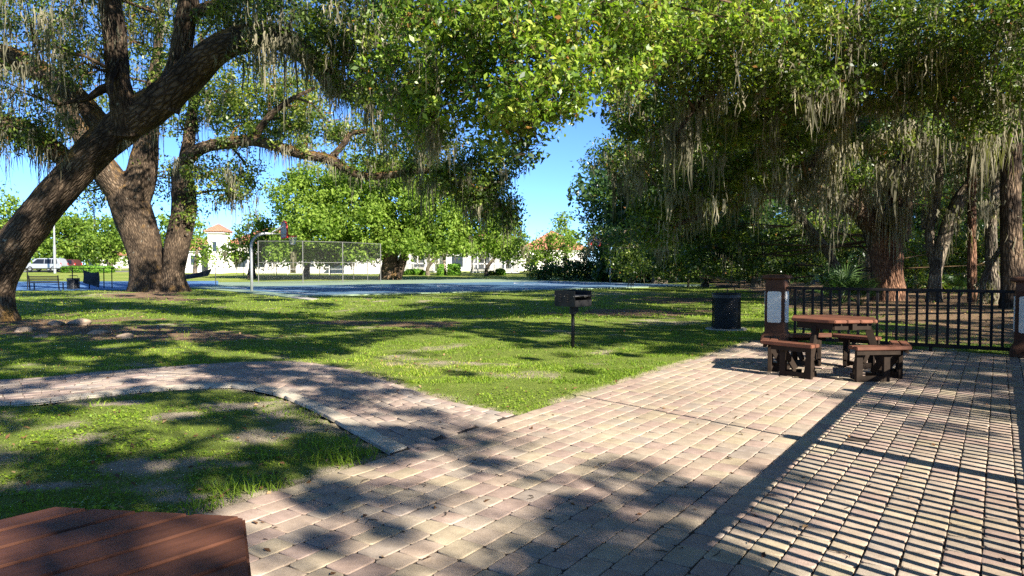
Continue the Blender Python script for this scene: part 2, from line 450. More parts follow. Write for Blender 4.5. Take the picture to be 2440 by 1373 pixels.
nt.links.new(c, b.inputs['Base Color']); b.inputs['Roughness'].default_value = 0.95; b.inputs['Specular IOR Level'].default_value = 0.1
bump(nt, b, n2.outputs['Fac'], 0.8, 0.03)
lawn = new_obj('lawn', mesh_np('lawn', np.stack([GX, GY, GZ], -1).reshape(-1, 3), quads, None, m, True, {'bare': bareA, 'soil': soilA}))
tag(lawn, 'patchy green park lawn with bare sandy spots and woodland floor', 'lawn', kind='structure')

# ------------------------------------------------------------------ pavers
def paver_mat(name, stops):
    m, nt, b = M(name)
    a = attr(nt, 'tint'); r = ramp(nt, stops, a.outputs['Fac'])
    geo = N(nt, 'ShaderNodeNewGeometry')
    n1 = N(nt, 'ShaderNodeTexNoise', Scale=9.0, Detail=6.0, Roughness=0.7); nt.links.new(geo.outputs['Position'], n1.inputs['Vector'])
    n2 = N(nt, 'ShaderNodeTexNoise', Scale=120.0, Detail=4.0, Roughness=0.7); nt.links.new(geo.outputs['Position'], n2.inputs['Vector'])
    n3 = N(nt, 'ShaderNodeTexNoise', Scale=0.9, Detail=5.0, Roughness=0.6); nt.links.new(geo.outputs['Position'], n3.inputs['Vector'])
    v1 = ramp(nt, [(0.3, (0.72, 0.70, 0.68)), (0.7, (1.12, 1.12, 1.10))], n1.outputs['Fac'])
    v2 = ramp(nt, [(0.3, (0.75, 0.75, 0.75)), (0.65, (1.1, 1.1, 1.1))], n2.outputs['Fac'])
    v3 = ramp(nt, [(0.35, (0.82, 0.80, 0.78)), (0.65, (1.05, 1.05, 1.05))], n3.outputs['Fac'])
    c = mixc(nt, 1.0, r.outputs[0], v1.outputs[0], 'MULTIPLY'); c = mixc(nt, 1.0, c, v2.outputs[0], 'MULTIPLY'); c = mixc(nt, 1.0, c, v3.outputs[0], 'MULTIPLY')
    nt.links.new(c, b.inputs['Base Color']); b.inputs['Roughness'].default_value = 0.85; b.inputs['Specular IOR Level'].default_value = 0.25
    bump(nt, b, n2.outputs['Fac'], 0.35, 0.004)
    return m
PAVER = paver_mat('patio_paver', [(0.0, (0.40, 0.295, 0.24)), (0.2, (0.455, 0.335, 0.262)), (0.4, (0.48, 0.375, 0.275)), (0.6, (0.45, 0.36, 0.275)), (0.8, (0.485, 0.395, 0.265)), (1.0, (0.39, 0.322, 0.265))])
PATHP = paver_mat('path_paver', [(0.0, (0.37, 0.28, 0.235)), (0.3, (0.44, 0.335, 0.27)), (0.6, (0.46, 0.37, 0.285)), (0.8, (0.42, 0.345, 0.28)), (1.0, (0.38, 0.325, 0.28))])
EDGING = paver_mat('concrete_edging', [(0.0, (0.52, 0.455, 0.355)), (1.0, (0.62, 0.545, 0.42))])
BED = plain('joint_sand', (0.06, 0.045, 0.032), 0.95, var=0.5, scale=30)

def block_verts(corners, z0, ztops, inset, crn, r2):
    """a tumbled block: three rings of eight (cut corners) and a cap. corners: 4x2 ccw"""
    c = np.asarray(corners, float); ctr = c.mean(0)
    ring = []
    for i in range(4):
        p = c[i]; a = c[i - 1] - p; d = c[(i + 1) % 4] - p
        la, ld = np.linalg.norm(a), np.linalg.norm(d)
        k = crn * (0.7 + 0.6 * r2.random())
        ring.append(p + a / la * min(k, la * 0.4)); ring.append(p + d / ld * min(k, ld * 0.4))
    ring = np.array(ring)
    dirs = ctr - ring; ln = np.linalg.norm(dirs, axis=1, keepdims=True)
    in1 = ring + dirs / ln * inset * 0.45; in2 = ring + dirs / ln * inset * 1.6
    zc = np.interp(np.arange(8), [0.5, 2.5, 4.5, 6.5, 8.5], [ztops[0], ztops[1], ztops[2], ztops[3], ztops[0]])
    V = np.vstack([np.c_[ring, np.full(8, z0)], np.c_[ring, zc - inset * 0.85], np.c_[in1, zc - inset * 0.25], np.c_[in2, zc]])
    return V
BQ = []
for rr in range(3):
    for k in range(8):
        k2 = (k + 1) % 8; BQ.append((rr * 8 + k, rr * 8 + k2, rr * 8 + 8 + k2, rr * 8 + 8 + k))
BQ += [(24, 25, 26, 27), (27, 28, 31, 24), (28, 29, 30, 31)]
BQ = np.array(BQ)
def lay(parent, blocks, mat, name, keep=300):
    """blocks: list of (verts, tint). the ones that show largest become pieces, the rest one mass"""
    ctr = np.array([v[24:].mean(0) for v, _ in blocks])
    px, py, f = project(ctr)
    vis = (f > 0.8) & (px > -30) & (px < 2470) & (py < 1400)
    size = np.where(vis, 1.0 / np.maximum(f, 0.1) ** 2, -1.0 / np.maximum(np.abs(f), .1))
    order = np.argsort(-size)
    for i in order[:keep]:
        if not vis[i]: break
        v, t = blocks[i]
        o = ctr[i].copy(); o[2] = 0
        me = mesh_np(name, v - o, BQ, None, mat, False, {'tint': np.full(len(v), t)})
        ob = new_obj(name, me, parent); ob.location = o
    rest = [blocks[i] for i in order[keep:]] if len(order) > keep else []
    if rest:
        V = np.vstack([v for v, _ in rest]); T = np.concatenate([np.full(len(v), t) for v, t in rest])
        Q = np.concatenate([BQ + 32 * k for k in range(len(rest))])
        ob = new_obj(name + '_field', mesh_np(name + '_field', V, Q, None, mat, False, {'tint': T}), parent)
        tag(ob, kind='stuff')

bed = MB(); bed.prism([tuple(p) for p in patio_poly], -0.06, -0.0075)
patio_root = bed.build('patio', BED)
tag(patio_root, 'patio of tumbled cream, pink and grey pavers', 'patio', kind='structure')
blocks = []
r2 = np.random.default_rng(11)
colw = 0.166; ncol = int(round((OFF_R - OFF_L) / colw)); colw = (OFF_R - OFF_L) / ncol
hole = None
hp = G(2034, 1046); hole_o, hole_t = hp[0] * PN[0] + hp[1] * PN[1], hp[0] * PD[0] + hp[1] * PD[1]
for k in range(ncol):
    o0 = OFF_L + k * colw; t = -1.2 + r2.random() * 0.2
    while t < T_END:
        L = r2.choice([0.166, 0.21, 0.25, 0.21], p=[0.25, 0.3, 0.25, 0.2])
        if k == 0: L = 0.25
        t1 = min(t + L, T_END + 0.02)
        g = 0.0042; j = lambda s=0.0025: r2.normal(0, s)
        cs = []
        for (oo, tt) in ((o0 + g, t + g), (o0 + g, t1 - g), (o0 + colw - g, t1 - g), (o0 + colw - g, t + g)):
            cs.append(patio(oo + j(), tt + j())[:2])
        cs = cs[::-1]
        dz = r2.normal(0, 0.0014); tilt = r2.normal(0, 0.0012, 4)
        if abs(o0 + colw / 2 - hole_o) < colw / 2 and t <= hole_t < t1: dz = -0.035
        if t1 - t > 0.08:
            blocks.append((block_verts(cs, -0.03, dz + tilt, 0.0018 + 0.0018 * r2.random(), 0.013, r2), r2.random()))
        t = t1
lay(patio_root, blocks, PAVER, 'paver')

# path: columns that follow the curve, light edging along the lower side
bed = MB()
V = []; F = []
for i in range(160):
    V += [(lo_s[i][0], lo_s[i][1], -0.0085), (up_s[i][0], up_s[i][1], -0.0085)]
for i in range(159): F.append((2 * i, 2 * i + 2, 2 * i + 3, 2 * i + 1))
path_root = bed.add(V, F).build('path', BED)
tag(path_root, 'curved paver footpath branching off the patio', 'path', kind='structure')
arc = np.concatenate([[0], np.cumsum(np.hypot(*np.diff((up_s + lo_s) / 2, axis=0).T))])
def pp(u, s):
    i = np.interp(s, arc, np.arange(160)); i0 = int(min(i, 158)); f = i - i0
    lo = lo_s[i0] * (1 - f) + lo_s[i0 + 1] * f; up = up_s[i0] * (1 - f) + up_s[i0 + 1] * f
    w = np.linalg.norm(up - lo); uu = u
    return lo + (up - lo) * uu
blocks = []; eblocks = []
ncp = 10; e0 = 0.115
for k in range(ncp + 1):
    s = r2.random() * 0.2
    while s < arc[-1] - 0.02:
        L = r2.choice([0.19, 0.24, 0.27]) if k else 0.42
        s1 = min(s + L, arc[-1])
        if k == 0: u0, u1 = 0.0, e0
        else: u0 = e0 + (1 - e0) * (k - 1) / ncp; u1 = e0 + (1 - e0) * k / ncp
        g = 0.003
        cs = [pp(u0 + g, s + g), pp(u0 + g, s1 - g), pp(u1 - g, s1 - g), pp(u1 - g, s + g)]
        cs = [c + r2.normal(0, 0.003, 2) for c in cs]
        area = 0.5 * sum(cs[i][0] * cs[(i + 1) % 4][1] - cs[(i + 1) % 4][0] * cs[i][1] for i in range(4))
        if area < 0: cs = cs[::-1]
        ctr = np.mean(cs, 0)
        oc = ctr[0] * PN[0] + ctr[1] * PN[1]
        if s1 - s > 0.06 and oc < OFF_L - 0.03:
            bl = (block_verts(cs, -0.03, r2.normal(0, 0.002) + r2.normal(0, 0.0018, 4) + (0.005 if k == 0 else 0), 0.0035, 0.014 if k else 0.008, r2), r2.random())
            (blocks if k else eblocks).append(bl)
        s = s1
lay(path_root, blocks, PATHP, 'paver')
lay(path_root, eblocks, EDGING, 'edging_block')

# ------------------------------------------------------------------ grass
def blades(P, L, W, lean, tint, seed, three=True):
    """curved blades; P roots"""
    r = np.random.default_rng(seed); n = len(P)
    a = r.random(n) * 2 * np.pi; side = np.stack([np.cos(a), np.sin(a), np.zeros(n)], -1)
    b_ = r.random(n) * 2 * np.pi; ld = np.stack([np.cos(b_), np.sin(b_), np.zeros(n)], -1)
    ln = (lean * (0.3 + r.random(n)))[:, None]
    upv = np.array([0, 0, 1.0])
    mid = P + upv * (L * 0.55)[:, None] + ld * ln * (L * 0.30)[:, None]
    tip = P + upv * (L * (1 - 0.35 * ln[:, 0]))[:, None] + ld * ln * (L * 0.95)[:, None]
    w = W[:, None]
    V = np.stack([P - side * w / 2, P + side * w / 2, mid + side * w * 0.38, mid - side * w * 0.38, tip], 1).reshape(-1, 3)
    i = np.arange(n) * 5
    Q = np.stack([i, i + 1, i + 2, i + 3], -1); T = np.stack([i + 3, i + 2, i + 4], -1)
    return V, Q, T, np.repeat(tint, 5)
gr = np.random.default_rng(5)
def scatter(n, ylo, yhi, power, xpad=1.0):
    """roots spread over the visible ground, denser near the camera"""
    u = gr.random(n); y = (ylo ** (1 - power) + u * (yhi ** (1 - power) - ylo ** (1 - power))) ** (1 / (1 - power))
    x = (gr.random(n) * 2 - 1) * (0.72 * y + xpad)
    return x, y
GV, GQ, GT, GI = [], [], [], []; base = 0
def add_blades(x, y, L, W, lean, tint, seed):
    global base
    z = terrain(x, y)
    V, Q, T, I = blades(np.stack([x, y, z - 0.005], -1), L, W, lean, tint, seed)
    GV.append(V); GQ.append(Q + base); GT.append(T + base); GI.append(I); base += len(V)
def lawn_ok(x, y):
    a = (x - CC[0]) * CU[0] + (y - CC[1]) * CU[1]; b = (x - CC[0]) * CV[0] + (y - CC[1]) * CV[1]
    oncourt = (np.abs(a) < 15.3) & (b > -8.7) & (b < 20)
    return ~(inpoly(x, y, patio_poly) | inpoly(x, y, path_poly) | oncourt)
for (n, y0, y1, pw, l0, l1, w0, seed) in ((170000, 3.4, 10.5, 1.2, 0.012, 0.032, 0.006, 1), (190000, 9.0, 22, 1.5, 0.022, 0.05, 0.010, 2), (50000, 20, 44, 1.5, 0.04, 0.075, 0.03, 3)):
    x, y = scatter(n, y0, y1, pw)
    keep = lawn_ok(x, y); x, y = x[keep], y[keep]
    bm_, sm_ = bare_mask(x, y), soil_mask(x, y)
    cl = fbm(x, y, 3.0, 41, 3)
    dens = np.clip(1 - 1.3 * bm_, 0.05, 1) * np.clip(1 - 0.92 * sm_, 0.04, 1) * np.clip((cl - 0.36) * 4.5, 0.08, 1)
    keep = gr.random(len(x)) < dens; x, y, cl = x[keep], y[keep], cl[keep]
    L = (l0 + (l1 - l0) * gr.random(len(x)) ** 1.5) * (0.7 + 0.8 * cl)
    warm = fbm(x, y, 0.5, 77, 2)
    tint = np.clip(gr.normal(0.48, 0.18, len(x)) + (warm - 0.5) * 0.7 + bm_[keep] * 0.35, 0, 1)
    add_blades(x, y, L, w0 * (0.7 + 0.6 * gr.random(len(x))), np.full(len(x), 0.9), tint, seed)
# taller tufts
tufts = [(800, 1085, .16, 260, .17), (850, 1105, .10, 120, .13), (480, 1225, .07, 110, .16), (590, 1180, .15, 260, .14), (540, 1165, .10, 130, .12), (680, 1160, .08, 120, .12), (630, 1200, .07, 70, .1), (250, 955, .12, 80, .1), (700, 985, .12, 90, .10),
         (760, 1060, .12, 140, .13), (880, 1085, .06, 50, .12), (300, 985, .12, 90, .08), (1370, 826, .10, 70, .12), (1520, 870, .2, 120, .09), (1760, 800, .25, 200, .10), (1800, 790, .2, 120, .14), (500, 780, .2, 70, .25), (440, 800, .1, 30, .25), (1345, 820, .2, 80, .1), (1800, 770, .3, 130, .13), (1300, 960, .2, 160, .07), (1250, 972, .2, 160, .07), (1150, 950, .2, 120, .07)]
for i, (tx, ty, rad, n, ln) in enumerate(tufts):
    n = int(n * .45); ln *= .85
    p = G(tx, ty); x = p[0] + gr.normal(0, rad, n); y = p[1] + gr.normal(0, rad, n)
    k = lawn_ok(x, y); x, y = x[k], y[k]
    add_blades(x, y, ln * (0.5 + 0.7 * gr.random(len(x))), np.full(len(x), 0.008), np.full(len(x), 1.1), np.clip(gr.normal(0.5, 0.12, len(x)), 0, 1), 100 + i)
grass = new_obj('grass', mesh_np('grass', np.vstack(GV), np.vstack(GQ), np.vstack(GT), GRASS, False, {'tint': np.concatenate(GI)}))
tag(grass, 'short green grass blades growing over the park lawn', 'grass', kind='stuff')

# small round-leaved weeds in the near lawn, dry leaves
def leaf_quads(P, nrm, size, tint, seed, aspect=0.5, fold=0.12):
    r = np.random.default_rng(seed); n = len(P)
    nrm = nrm / np.maximum(np.linalg.norm(nrm, axis=1, keepdims=True), 1e-6)
    t = r.normal(size=(n, 3)); t -= nrm * (t * nrm).sum(1, keepdims=True); t /= np.maximum(np.linalg.norm(t, axis=1, keepdims=True), 1e-6)
    s = np.cross(nrm, t); L = size[:, None]
    V = np.stack([P - t * L * 0.5, P + s * L * aspect * 0.5 + nrm * L * fold + t * L * 0.05, P + t * L * 0.5, P - s * L * aspect * 0.5 + nrm * L * fold + t * L * 0.05], 1).reshape(-1, 3)
    i = np.arange(n) * 4
    return V, np.stack([i, i + 1, i + 2, i + 3], -1), np.repeat(tint, 4)
x, y = scatter(60000, 3.4, 9.5, 1.2); k = lawn_ok(x, y); x, y = x[k], y[k]
cl = fbm(x, y, 1.7, 61, 3); k = (gr.random(len(x)) < np.clip((cl - 0.42) * 6, 0, 1) * np.clip(1 - 1.2 * bare_mask(x, y), 0, 1)); x, y = x[k], y[k]
P = np.stack([x, y, terrain(x, y) + 0.008 + 0.02 * gr.random(len(x))], -1)
nr = gr.normal(0, 0.35, (len(x), 3)); nr[:, 2] += 1
V, Q, I = leaf_quads(P, nr, 0.016 + 0.016 * gr.random(len(x)), np.clip(gr.normal(0.55, 0.15, len(x)), 0, 1), 3, 0.9, 0.05)
weeds = new_obj('ground_cover_weeds', mesh_np('ground_cover_weeds', V, Q, None, GRASS, False, {'tint': I}))
tag(weeds, 'low round-leaved weeds among the near lawn grass', 'weeds', kind='stuff')
x, y = scatter(9000, 3.4, 32, 1.6); sm_ = soil_mask(x, y); pv = ~lawn_ok(x, y)
k = (gr.random(len(x)) < np.where(pv, 0.03, 0.25 + 0.75 * sm_)) ; x, y, pv = x[k], y[k], pv[k]
P = np.stack([x, y, np.where(pv, 0.006, terrain(x, y) + 0.02)], -1); nr = gr.normal(0, 0.3, (len(x), 3)); nr[:, 2] += 1
V, Q, I = leaf_quads(P, nr, (0.03 + 0.035 * gr.random(len(x))) * np.clip(y / 10, 1, 2), gr.random(len(x)), 4, 0.5, 0.10)
fl = new_obj('fallen_leaves', mesh_np('fallen_leaves', V, Q, None, LITTER, False, {'tint': I}))
tag(fl, 'dry brown oak leaves scattered over lawn, soil and pavers', 'leaves', kind='stuff')
# little twigs on the paving
tw = MB()
for (tx, ty) in ((1010, 1160), (1180, 1130), (1435, 1110), (1700, 1325), (1590, 1315), (1975, 1310), (1900, 1262), (860, 1150), (980, 1105), (1850, 1180), (1320, 1240), (1260, 1180), (2000, 1315), (1640, 1160), (900, 1240), (1060, 1220)):
    p = G(tx, ty, 0.006); a = gr.random() * 6.3
    pts = []
    for q in range(4):
        pts.append((p[0] + math.cos(a) * 0.028 * q, p[1] + math.sin(a) * 0.028 * q, 0.006 + 0.003 * (q % 2))); a += gr.normal(0, 0.5)
    tw.tube(pts, [0.003, 0.003, 0.0025, 0.0015], 4)
o = tw.build('fallen_twigs', plain('twig', (0.05, 0.035, 0.022), 0.9)); tag(o, 'tiny dark twigs lying on the patio pavers', 'twigs', kind='stuff')
# ================================================================== COURTS
def court_mat(name, a, bcol):
    m, nt, b = M(name); geo = N(nt, 'ShaderNodeNewGeometry')
    n1 = N(nt, 'ShaderNodeTexNoise', Scale=0.5, Detail=6.0, Roughness=0.65); nt.links.new(geo.outputs['Position'], n1.inputs['Vector'])
    n2 = N(nt, 'ShaderNodeTexNoise', Scale=14.0, Detail=4.0); nt.links.new(geo.outputs['Position'], n2.inputs['Vector'])
    r = ramp(nt, [(0.3, a), (0.7, bcol)], n1.outputs['Fac']); v = ramp(nt, [(0.3, (0.85, 0.85, 0.85)), (0.7, (1.1, 1.1, 1.1))], n2.outputs['Fac'])
    c = mixc(nt, 1.0, r.outputs[0], v.outputs[0], 'MULTIPLY'); nt.links.new(c, b.inputs['Base Color']); b.inputs['Roughness'].default_value = 0.75
    return m
BLUE = court_mat('blue_court_paint', (0.05, 0.115, 0.185), (0.075, 0.16, 0.235)); GREENC = court_mat('green_court_paint', (0.19, 0.26, 0.165), (0.24, 0.31, 0.20)); WHITEL = court_mat('white_line_paint', (0.68, 0.68, 0.66), (0.78, 0.78, 0.76))
KEY = court_mat('key_paint', (0.042, 0.10, 0.20), (0.06, 0.14, 0.25))
mb = MB(); mb.prism([court(-15.2, -8.5)[:2], court(15.2, -8.5)[:2], court(15.2, 20.5)[:2], court(-15.2, 20.5)[:2]], -0.1, 0.012)
cr = mb.build('sports_court', GREENC); tag(cr, 'green and blue painted basketball court', 'court', kind='structure')
mb = MB(); mb.prism([court(-14.0, -7.6)[:2], court(14.0, -7.6)[:2], court(14.0, 7.6)[:2], court(-14.0, 7.6)[:2]], 0.010, 0.017); mb.build('playing_area', BLUE, cr)
def strip(a, b, w=0.08, z=0.022, name='court_line', mat=None):
    a, b = np.array(a, float), np.array(b, float); d = b - a; d = d / np.linalg.norm(d); n = np.array([-d[1], d[0]]) * w / 2
    P = [a - n, b - n, b + n, a + n]; mb = MB(); mb.add([court(p[0], p[1], z) for p in P], [(0, 1, 2, 3)]); return mb.build(name, mat or WHITEL, cr)
def arcline(c, r, a0, a1, w=0.08, z=0.022):
    mb = MB(); n = 36; V = []; F = []
    for i in range(n + 1):
        t = a0 + (a1 - a0) * i / n
        for rr in (r - w / 2, r + w / 2): V.append(court(c[0] + rr * math.cos(t), c[1] + rr * math.sin(t), z))
    for i in range(n): F.append((2 * i, 2 * i + 1, 2 * i + 3, 2 * i + 2))
    mb.add(V, F).build('court_line', WHITEL, cr)
for a, b in (((-13.2, -7), (13.2, -7)), ((-13.2, 7), (13.2, 7)), ((-13.2, -7), (-13.2, 7)), ((13.2, -7), (13.2, 7)), ((0, -7), (0, 7))): strip(a, b)
arcline((0, 0), 1.8, 0, 2 * math.pi)
for s in (-1, 1):
    mb = MB(); mb.add([court(s * 13.16, -1.8, .0195), court(s * 7.4, -1.8, .0195), court(s * 7.4, 1.8, .0195), court(s * 13.16, 1.8, .0195)][::(1 if s < 0 else -1)], [(0, 1, 2, 3)]).build('key_area', KEY, cr)
    strip((s * 13.2, -1.8), (s * 7.4, -1.8)); strip((s * 13.2, 1.8), (s * 7.4, 1.8)); strip((s * 7.4, -1.8), (s * 7.4, 1.8))
    arcline((s * 7.4, 0), 1.8, (-math.pi / 2 if s < 0 else math.pi / 2), (math.pi / 2 if s < 0 else 3 * math.pi / 2))
    arcline((s * 11.7, 0), 6.0, (-1.45 if s < 0 else math.pi - 1.45), (1.45 if s < 0 else math.pi + 1.45))
mb = MB(); q = [G(-260, 694), G(335, 691), G(520, 680), G(520, 670), G(-260, 673)]; mb.prism([p[:2] for p in q], -0.1, 0.02)
c2 = mb.build('tennis_court', court_mat('bright_blue_paint', (0.06, 0.14, 0.28), (0.085, 0.19, 0.35))); tag(c2, 'bright blue court surface behind the bench', 'court', kind='structure')
# concrete apron beside the court
mb = MB(); q = [G(505, 686), G(600, 697), G(740, 715), G(760, 712), G(600, 692), G(530, 684)]; mb.prism([p[:2] for p in q], -0.1, 0.006)
o = mb.build('court_edge_path', plain('pale_concrete', (0.42, 0.38, 0.31), .9)); tag(o, 'pale concrete strip along the court edge', 'path', kind='structure')
# road and pavement far left
mb = MB(); mb.prism([(-140, 98), (-36, 98), (-30, 106), (-140, 106)], 0.3, 0.55)
o = mb.build('road', plain('asphalt', (0.12, 0.115, 0.11), .9)); tag(o, 'grey street behind the courts with parked cars', 'road', kind='structure')
# ================================================================== TREES
def tube_mesh(name, pts, rads, mat, parent, origin, nside=14, lump=0.12, seed=0, flare=0.0):
    pts = np.asarray(pts, float); rads = np.asarray(rads, float)
    seg = np.linalg.norm(np.diff(pts, axis=0), axis=1).sum()
    n = int(np.clip(seg / max(0.35 * rads.mean(), 0.05), 6, 90))
    S = spline(np.c_[pts, rads], n)
    P, R = S[:, :3], np.maximum(S[:, 3], 0.004)
    T = np.gradient(P, axis=0); T /= np.linalg.norm(T, axis=1, keepdims=True)
    ref = np.array([0.31, 0.93, 0.2]); 
    X = np.cross(T, ref); X /= np.linalg.norm(X, axis=1, keepdims=True); Y = np.cross(X, T)
    a = np.linspace(0, 2 * np.pi, nside, endpoint=False)
    al = np.concatenate([[0], np.cumsum(np.linalg.norm(np.diff(P, axis=0), axis=1))])
    A, L = np.meshgrid(a, al)
    nzv = vnoise(np.cos(A) * 1.2 + 5 + seed, np.sin(A) * 1.2 + L / max(rads.max() * 2.2, .05), 1.0, seed % 50) - 0.5
    nz2 = vnoise(np.cos(A) * 3.5 + 9, np.sin(A) * 3.5 + L / max(rads.max(), .05), 1.3, seed % 50 + 7) - 0.5
    rr = R[:, None] * (1 + lump * 2 * nzv + lump * nz2)
    if flare > 0:
        k = np.clip(1 - L / (R[0] * 2.2), 0, 1) ** 2
        rr = rr * (1 + k * (flare * 0.5 + flare * 0.8 * np.maximum(0, np.sin(A * 4 + seed)) ))
    V = P[:, None, :] + X[:, None, :] * (np.cos(A) * rr)[..., None] + Y[:, None, :] * (np.sin(A) * rr)[..., None]
    idx = np.arange(n * nside).reshape(n, nside); nx_ = np.roll(idx, -1, axis=1)
    Q = np.stack([idx[:-1], nx_[:-1], nx_[1:], idx[1:]], -1).reshape(-1, 4)
    V = V.reshape(-1, 3)
    tip = P[-1] + T[-1] * R[-1] * 0.6
    V = np.vstack([V, tip]); Tr = np.stack([idx[-1], nx_[-1], np.full(nside, len(V) - 1)], -1)
    bark = np.stack([np.cos(A) * R.mean() * 1.6, L, np.sin(A) * R.mean() * 1.6], -1).reshape(-1, 3)
    # seamless: use wrapped coordinates, length along
    bark = np.vstack([np.stack([A * R.mean(), L, np.zeros_like(A)], -1).reshape(-1, 3), [[0, al[-1], 0]]])
    ob = new_obj(name, mesh_np(name, V - origin, Q, Tr, mat, True, {'bark': bark}), parent)
    return ob, P, R

def rand_in_ellipsoid(n, r, shell=0.35):
    d = r.normal(size=(n, 3)); d /= np.linalg.norm(d, axis=1, keepdims=True)
    u = r.random(n) ** (1 / 3.0); u = np.where(r.random(n) < shell, 0.75 + 0.25 * u, u)
    return d * u[:, None]

class Tree:
    def __init__(s, name, label, base, cat='tree', group=None, leaf=LEAF_OAK, bark=BARK_OAK, lsize=0.1, seed=1):
        s.base = np.asarray(base, float); s.root = empty(name, s.base, 0, label, cat, group)
        s.leaf, s.bark, s.lsize, s.seed = leaf, bark, lsize, seed
        s.r = np.random.default_rng(seed)
        s.LV, s.LQ, s.LI, s.nb = [], [], [], 0
        s.MV, s.MQ, s.MI, s.mb = [], [], [], 0
        s.limbs = []; s.limb_r = []; s.tw = MB(); s.clumps = []
    def limb(s, pts, name='limb', nside=14, lump=0.12, flare=0.0, px=True, bark=None):
        """pts: (px, py, depth, radius in px) or world (x, y, z, r)"""
        if px:
            W = [D3(p[0], p[1], p[2]) for p in pts]; R = [p[3] / FPX * p[2] for p in pts]
        else:
            W = [np.array(p[:3], float) for p in pts]; R = [p[3] for p in pts]
        _, P, R2 = tube_mesh(name, W, R, bark or s.bark, s.root, s.base, nside, lump, s.seed * 7 + len(s.limbs), flare)
        s.limbs.append(P); s.limb_r.append(R2)
        return P
    def nearest(s, p, down=True):
        A = np.vstack(s.limbs); d = np.linalg.norm(A - p, axis=1) + (np.maximum(0, A[:, 2] - p[2]) * 0.5 if down else 0)
        return A[np.argmin(d)]
    def leaves(s, C, rad, per, bright=0.0, lsize=None, outward=None, vflat=0.75):
        """leaves round clump centres C"""
        r = s.r; n = len(C) * per; ls = lsize or s.lsize
        g = rand_in_ellipsoid(n, r, 0.2) * np.repeat(rad * (0.6 + 0.8 * r.random(len(C))), per)[:, None]
        g[:, 2] *= vflat
        P = np.repeat(C, per, 0) + g
        nr = r.normal(0, 0.8, (n, 3)) + g / max(rad, 1e-3) * 0.4; nr[:, 2] += 0.35
        ct = np.repeat(r.normal(0, 0.15, len(C)), per)
        tint = np.clip(r.normal(0.40 + bright, 0.22, n) + ct, 0, 0.95)
        tint = np.where(r.random(n) < 0.012, 1.0, tint)
        V, Q, I = leaf_quads(P, nr, ls * (0.6 + 0.7 * r.random(n)), tint, s.seed + s.nb % 1000 + 1, 0.5, 0.12)
        s.LV.append(V); s.LQ.append(Q + s.nb); s.LI.append(I); s.nb += len(V)
    def blob(s, c, R, n, per, crad, bright=0.0, lsize=None, moss=0, mlen=0.8, twigs=3, trad=0.02, mw=0.03):
        """an ellipsoid of leaf clumps at world c with radii R, joined to the nearest limb"""
        r = s.r
        C = np.asarray(c) + rand_in_ellipsoid(n, r) * np.asarray(R)
        s.leaves(C, crad, per, bright, lsize)
        s.clumps.append(C)
        if s.limbs and twigs:
            a = s.nearest(np.asarray(c)); mid = np.asarray(c, float)
            k = (a + mid) / 2 + r.normal(0, 0.12, 3) * np.linalg.norm(mid - a)
            s.tw.tube([a, k, mid], [trad * 2.2, trad * 1.6, trad * 1.1], 6)
            for q in r.choice(len(C), min(twigs, len(C)), replace=False):
                e = C[q]; j = (mid + e) / 2 + r.normal(0, 0.1, 3) * np.linalg.norm(e - mid)
                st = mid if r.random() < 0.6 else k
                s.tw.tube([st, j, e], [trad, trad * 0.7, trad * 0.3], 5)
        if moss:
            q = r.choice(len(C), moss); s.moss(C[q] + r.normal(0, crad * 0.5, (moss, 3)), mlen, mw)
        return C
    def pblob(s, px, py, depth, rx, ry, rd, n, per, crad, **kw):
        return s.blob(D3(px, py, depth), (rx / FPX * depth, rd, ry / FPX * depth), n, per, crad, **kw)
    def moss(s, A, length, w=0.03, bunch=9, spread=0.10):
        """beards of hanging strands from anchors A"""
        r = s.r; n = len(A); bunch = int(bunch * 2.0); w = w * 0.5
        L0 = length * (0.35 + 0.9 * r.random(n) ** 1.6)
        P = np.repeat(A, bunch, 0); L = np.repeat(L0, bunch) * (0.2 + 0.8 * r.random(n * bunch) ** 1.3); m = len(P)
        sp_ = spread * (0.5 + np.repeat(L0, bunch) / max(length, .01))
        off_ = r.normal(0, 1, (m, 2)); L = L * np.exp(-(off_ ** 2).sum(1) * 0.45) * 1.25 + 0.05
        P = P + np.c_[off_ * sp_[:, None] * 1.25, r.normal(0, 0.10, m)]
        a = r.random(m) * np.pi; side = np.c_[np.cos(a), np.sin(a), np.zeros(m)]
        W = w * (0.5 + r.random(m))
        rows = []
        drift = np.c_[r.normal(0, 0.05, (m, 2)), np.zeros(m)]
        for k, (f, wf) in enumerate(((0, 0.6), (0.3, 1.0), (0.68, 0.7), (1.0, 0.08))):
            p = P - np.c_[np.zeros((m, 2)), L * f] + drift * (L * f)[:, None] + np.c_[r.normal(0, 0.028, (m, 2)) * (0.3 + f), np.zeros(m)]
            ww = (W * wf * (0.7 + 0.6 * r.random(m)))[:, None]
            rows += [p - side * ww, p + side * ww]
        V = np.stack(rows, 1).reshape(-1, 3); i = np.arange(m)[:, None] * 8
        Q = np.concatenate([np.stack([i[:, 0] + 2 * k, i[:, 0] + 2 * k + 1, i[:, 0] + 2 * k + 3, i[:, 0] + 2 * k + 2], -1) for k in range(3)])
        t = np.clip(np.repeat(r.normal(0.5, 0.22, n), bunch) + r.normal(0, 0.12, m), 0, 1)
        s.MV.append(V); s.MQ.append(Q + s.mb); s.MI.append(np.repeat(t, 8)); s.mb += len(V)
    def limb_moss(s, P, n, length, w=0.03, f0=0.0, f1=1.0, bunch=8, spread=0.1):
        q = (f0 + (f1 - f0) * s.r.random(n)) * (len(P) - 1); s.moss(P[q.astype(int)] + s.r.normal(0, 0.06, (n, 3)), length, w, bunch, spread)
